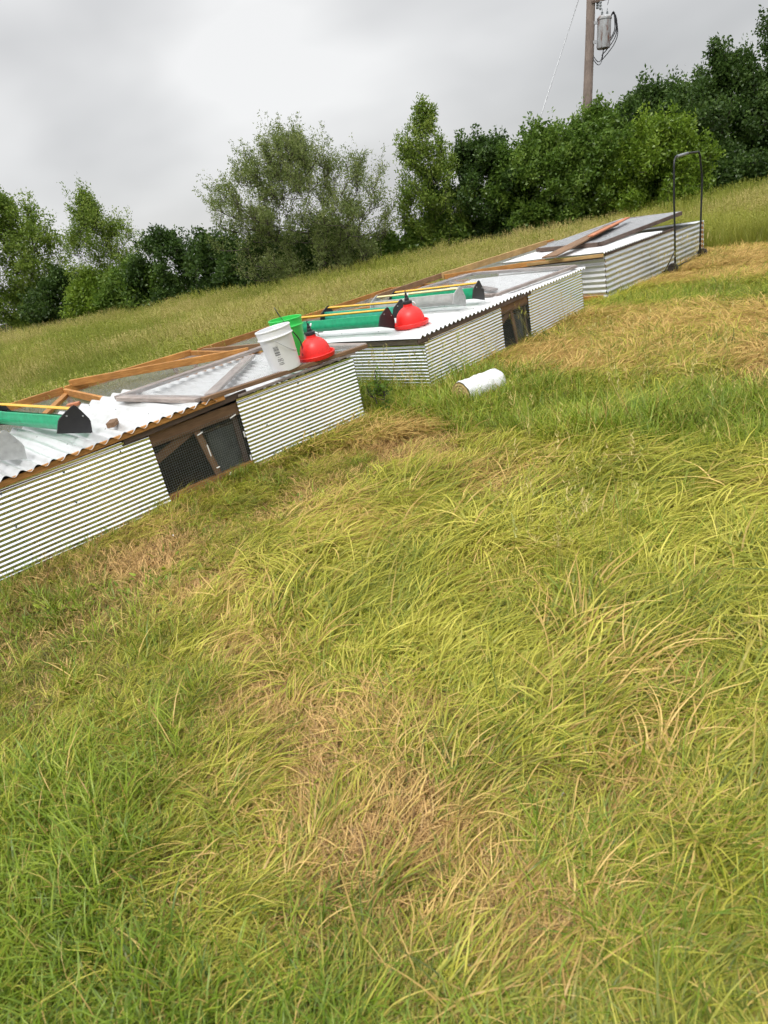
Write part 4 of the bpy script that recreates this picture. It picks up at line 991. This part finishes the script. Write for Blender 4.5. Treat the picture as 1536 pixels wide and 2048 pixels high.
# short upright green shoots through the mat
x, y = near_points(42000, 7.5, .45); k = visible(x, y) & ~in_coop(x, y, .03); x, y = x[k], y[k]
s, t, tall, left, meadow, tan, behind = zones(x, y); tf = tint_field(x, y)
pr = np.clip(.24+.42*vnoise(x, y, 1.6, 41)+.30*vnoise(x, y, 4.5, 42)+.75*left-.8*tf+.0*tall, .015, 1)
k = (rng.random(len(x)) < pr) & (meadow < .5) & (behind < .5); x, y = x[k], y[k]; left = left[k]
scatter('green_shoots', lib_up, 6, z3(x, y), rng.uniform(0, 6.28, len(x)), rng.uniform(.5, 1.15, len(x))*(.8+.25*left), rng.uniform(0, .15, len(x)), np.clip(.4+.3*vnoise(x, y, 2, 43)+rng.normal(0, .2, len(x)), 0, 1), 'fresh green grass shoots coming up through the mat', 'grass', tilt=rng.normal(0, .22, (len(x), 2)))
# taller ungrazed strips
x = rng.uniform(-4, 12, 80000); y = rng.uniform(1.5, 17, 80000); k = visible(x, y, .15) & ~in_coop(x, y, .05); x, y = x[k], y[k]
s, t, tall, left, meadow, tan, behind = zones(x, y); d_ = np.hypot(x, y)
k = (rng.random(len(x)) < np.clip(tall, 0, 1)*np.where(st(x, y)[0] > 7, 1.1, .9)) & (behind < .5) & (meadow < .5) & ~((st(x, y)[0] > 7) & in_coop(x, y, .30)); x, y = x[k], y[k]
scatter('tall_green_grass', lib_tall, 6, z3(x, y), rng.uniform(0, 6.28, len(x)), rng.uniform(.45, 1.0, len(x))*(.9+.3*vnoise(x, y, 1.3, 51))*np.where(st(x, y)[0] > 7.5, .62, 1.05), rng.uniform(0, .22, len(x)), np.clip(.5+.3*vnoise(x, y, 1.5, 52)+rng.normal(0, .18, len(x)), 0, 1), 'taller bright green grass in the ungrazed strips between the swaths', 'grass', tilt=rng.normal(0, .2, (len(x), 2)))
# meadow
N = 150000
x = rng.uniform(-20, 24, N); y = rng.uniform(5, 36, N); k = visible(x, y, .10) & ~in_front_half(x, y); x, y = x[k], y[k]
s, t, tall, left, meadow, tan, behind = zones(x, y)
edge = np.where(x < -8, 25.2, np.where(x < -1, 25.2-(x+8)*.58, 21.1))+.4*vnoise(x, y, .7, 61)
incp = in_coop(x, y)
k = ((meadow > .5) | (behind > .5) | incp) & (y < edge-.2); d_ = np.hypot(x, y); k &= rng.random(len(x)) < np.clip(9.5/d_, .3, 1); x, y = x[k], y[k]; incp = incp[k]
lush = SM(.15, .5, vnoise(x, y, .35, 62)+.25*vnoise(x, y, 1.2, 63))
s_, t_ = st(x, y)
near_strip = np.exp(-((x+4.6)**2/4+(y-11.2)**2/3))       # a greener patch behind the nearest coop
hh = rng.uniform(.66, 1.08, len(x))*(.95+.16*vnoise(x, y, .5, 64))*np.where(incp, .55, 1)*(1-.35*near_strip)
scatter('meadow_grass', lib_meadow, 6, z3(x, y), rng.uniform(0, 6.28, len(x)), hh, np.clip(.22+.25*vnoise(x, y, .6, 65)-.3*near_strip-.2*lush+rng.normal(0, .08, len(x)), 0, 1), np.clip(.5+.28*vnoise(x, y, .4, 66)+.15*vnoise(x, y, 2, 67)-.5*near_strip+rng.normal(0, .12, len(x)), 0, 1), 'uncut meadow of tall seeding grass between the coops and the trees', 'meadow', tilt=rng.normal(0, .10, (len(x), 2)))
# grass growing up against the walls, and odd seed stalks
ex = []; ey = []
for cf, x0, x1, n in ((C1, -3.6, -.05, 260), (C2, -.02, 3.6, 340), (C3, 0, 3.6, 300)):
    u = rng.uniform(x0, x1, n); v = -np.abs(rng.normal(.03, .06, n))-.02
    ex.append(cf[0]+u*math.cos(cf[2])-v*math.sin(cf[2])); ey.append(cf[1]+u*math.sin(cf[2])+v*math.cos(cf[2]))
for cf, n in ((C2, 260), (C3, 140)):
    v = rng.uniform(0, 1.6, n); u = -np.abs(rng.normal(.04, .08, n))-.03
    ex.append(cf[0]+u*math.cos(cf[2])-v*math.sin(cf[2])); ey.append(cf[1]+u*math.sin(cf[2])+v*math.cos(cf[2]))
x = np.concatenate(ex); y = np.concatenate(ey)
scatter('wall_foot_grass', lib_up, 6, z3(x, y), rng.uniform(0, 6.28, len(x)), rng.uniform(.3, .8, len(x)), rng.uniform(.0, .5, len(x)), rng.random(len(x)), 'grass growing along the foot of the coop walls', 'grass', tilt=rng.normal(0, .15, (len(x), 2)))
cx_ = []; cy_ = []
for (a, b, r_, n) in ((.73, 2.46, .06, 10), (.98, 2.83, .10, 10), (.66, 2.76, .07, 8), (1.61, 2.7, .14, 12), (-1.05, 1.94, .16, 14), (-.55, 2.95, .10, 8), (.66, 1.30, .10, 6), (2.19, 3.87, .2, 16), (-1.3, 2.6, .2, 14), (.95, 5.95, .16, 60), (.75, 6.05, .10, 20), (.6, 5.9, .2, 14), (1.35, 6.0, .2, 16), (-.9, 1.6, .1, 8), (.95, 3.2, .12, 12), (1.3, 2.4, .08, 8), (-1.3, 2.0, .14, 14), (-1.5, 3.1, .2, 14), (.9, 1.7, .08, 8), (1.5, 3.4, .2, 12)):
    cx_.append(rng.normal(a, r_, n)); cy_.append(rng.normal(b, r_, n))
x = np.concatenate(cx_); y = np.concatenate(cy_)
scatter('grass_clumps', lib_tall, 6, z3(x, y), rng.uniform(0, 6.28, len(x)), rng.uniform(.35, .85, len(x)), rng.uniform(0, .25, len(x)), rng.uniform(.35, 1, len(x)), 'coarse upright clumps of fresh grass rising out of the flattened mat', 'grass', tilt=rng.normal(0, .2, (len(x), 2)))
x, y = near_points(9000, 6.5, .5); k = visible(x, y) & ~in_coop(x, y, .05) & (vnoise(x, y, 1.1, 71)+.5*vnoise(x, y, 3.7, 72) > .38); x, y = x[k], y[k]
scatter('broadleaf_weeds', lib_broad, 4, z3(x, y)+np.array([0, 0, .03]), rng.uniform(0, 6.28, len(x)), rng.uniform(.5, 1.2, len(x)), rng.uniform(0, .12, len(x)), rng.uniform(.1, .8, len(x)), 'low broad-leaved weeds scattered through the flattened grass', 'weeds', tilt=rng.normal(0, .2, (len(x), 2)))
sx = []; sy = []
for (a, b, r_, n) in ((2.15, 7.9, .3, 9), (1.2, 7.0, .35, 8), (.55, 6.55, .3, 10), (.35, 6.75, .25, 8), (4.4, 10.4, .5, 8), (1.7, 5.4, .8, 10), (3.0, 6.2, 1.0, 12), (5.6, 8.2, 1.2, 12), (5.35, 11.0, .25, 8), (6.3, 12.0, .25, 8), (1.2, 3.4, .5, 4), (.75, 2.75, .12, 5), (1.0, 2.9, .1, 4), (2.6, 4.6, .5, 10), (-1, 10.5, 1.2, 20)):
    sx.append(rng.normal(a, r_, n)); sy.append(rng.normal(b, r_*.7, n))
x = np.concatenate(sx); y = np.concatenate(sy); k = ~in_coop(x, y, .06); x, y = x[k], y[k]
scatter('seed_stalks', lib_stalk, 5, z3(x, y), rng.uniform(0, 6.28, len(x)), rng.uniform(.7, 1.2, len(x)), rng.uniform(.1, .6, len(x)), rng.random(len(x)), 'thin seeding grass stalks standing in front of the coops', 'grass', tilt=rng.normal(0, .10, (len(x), 2)))
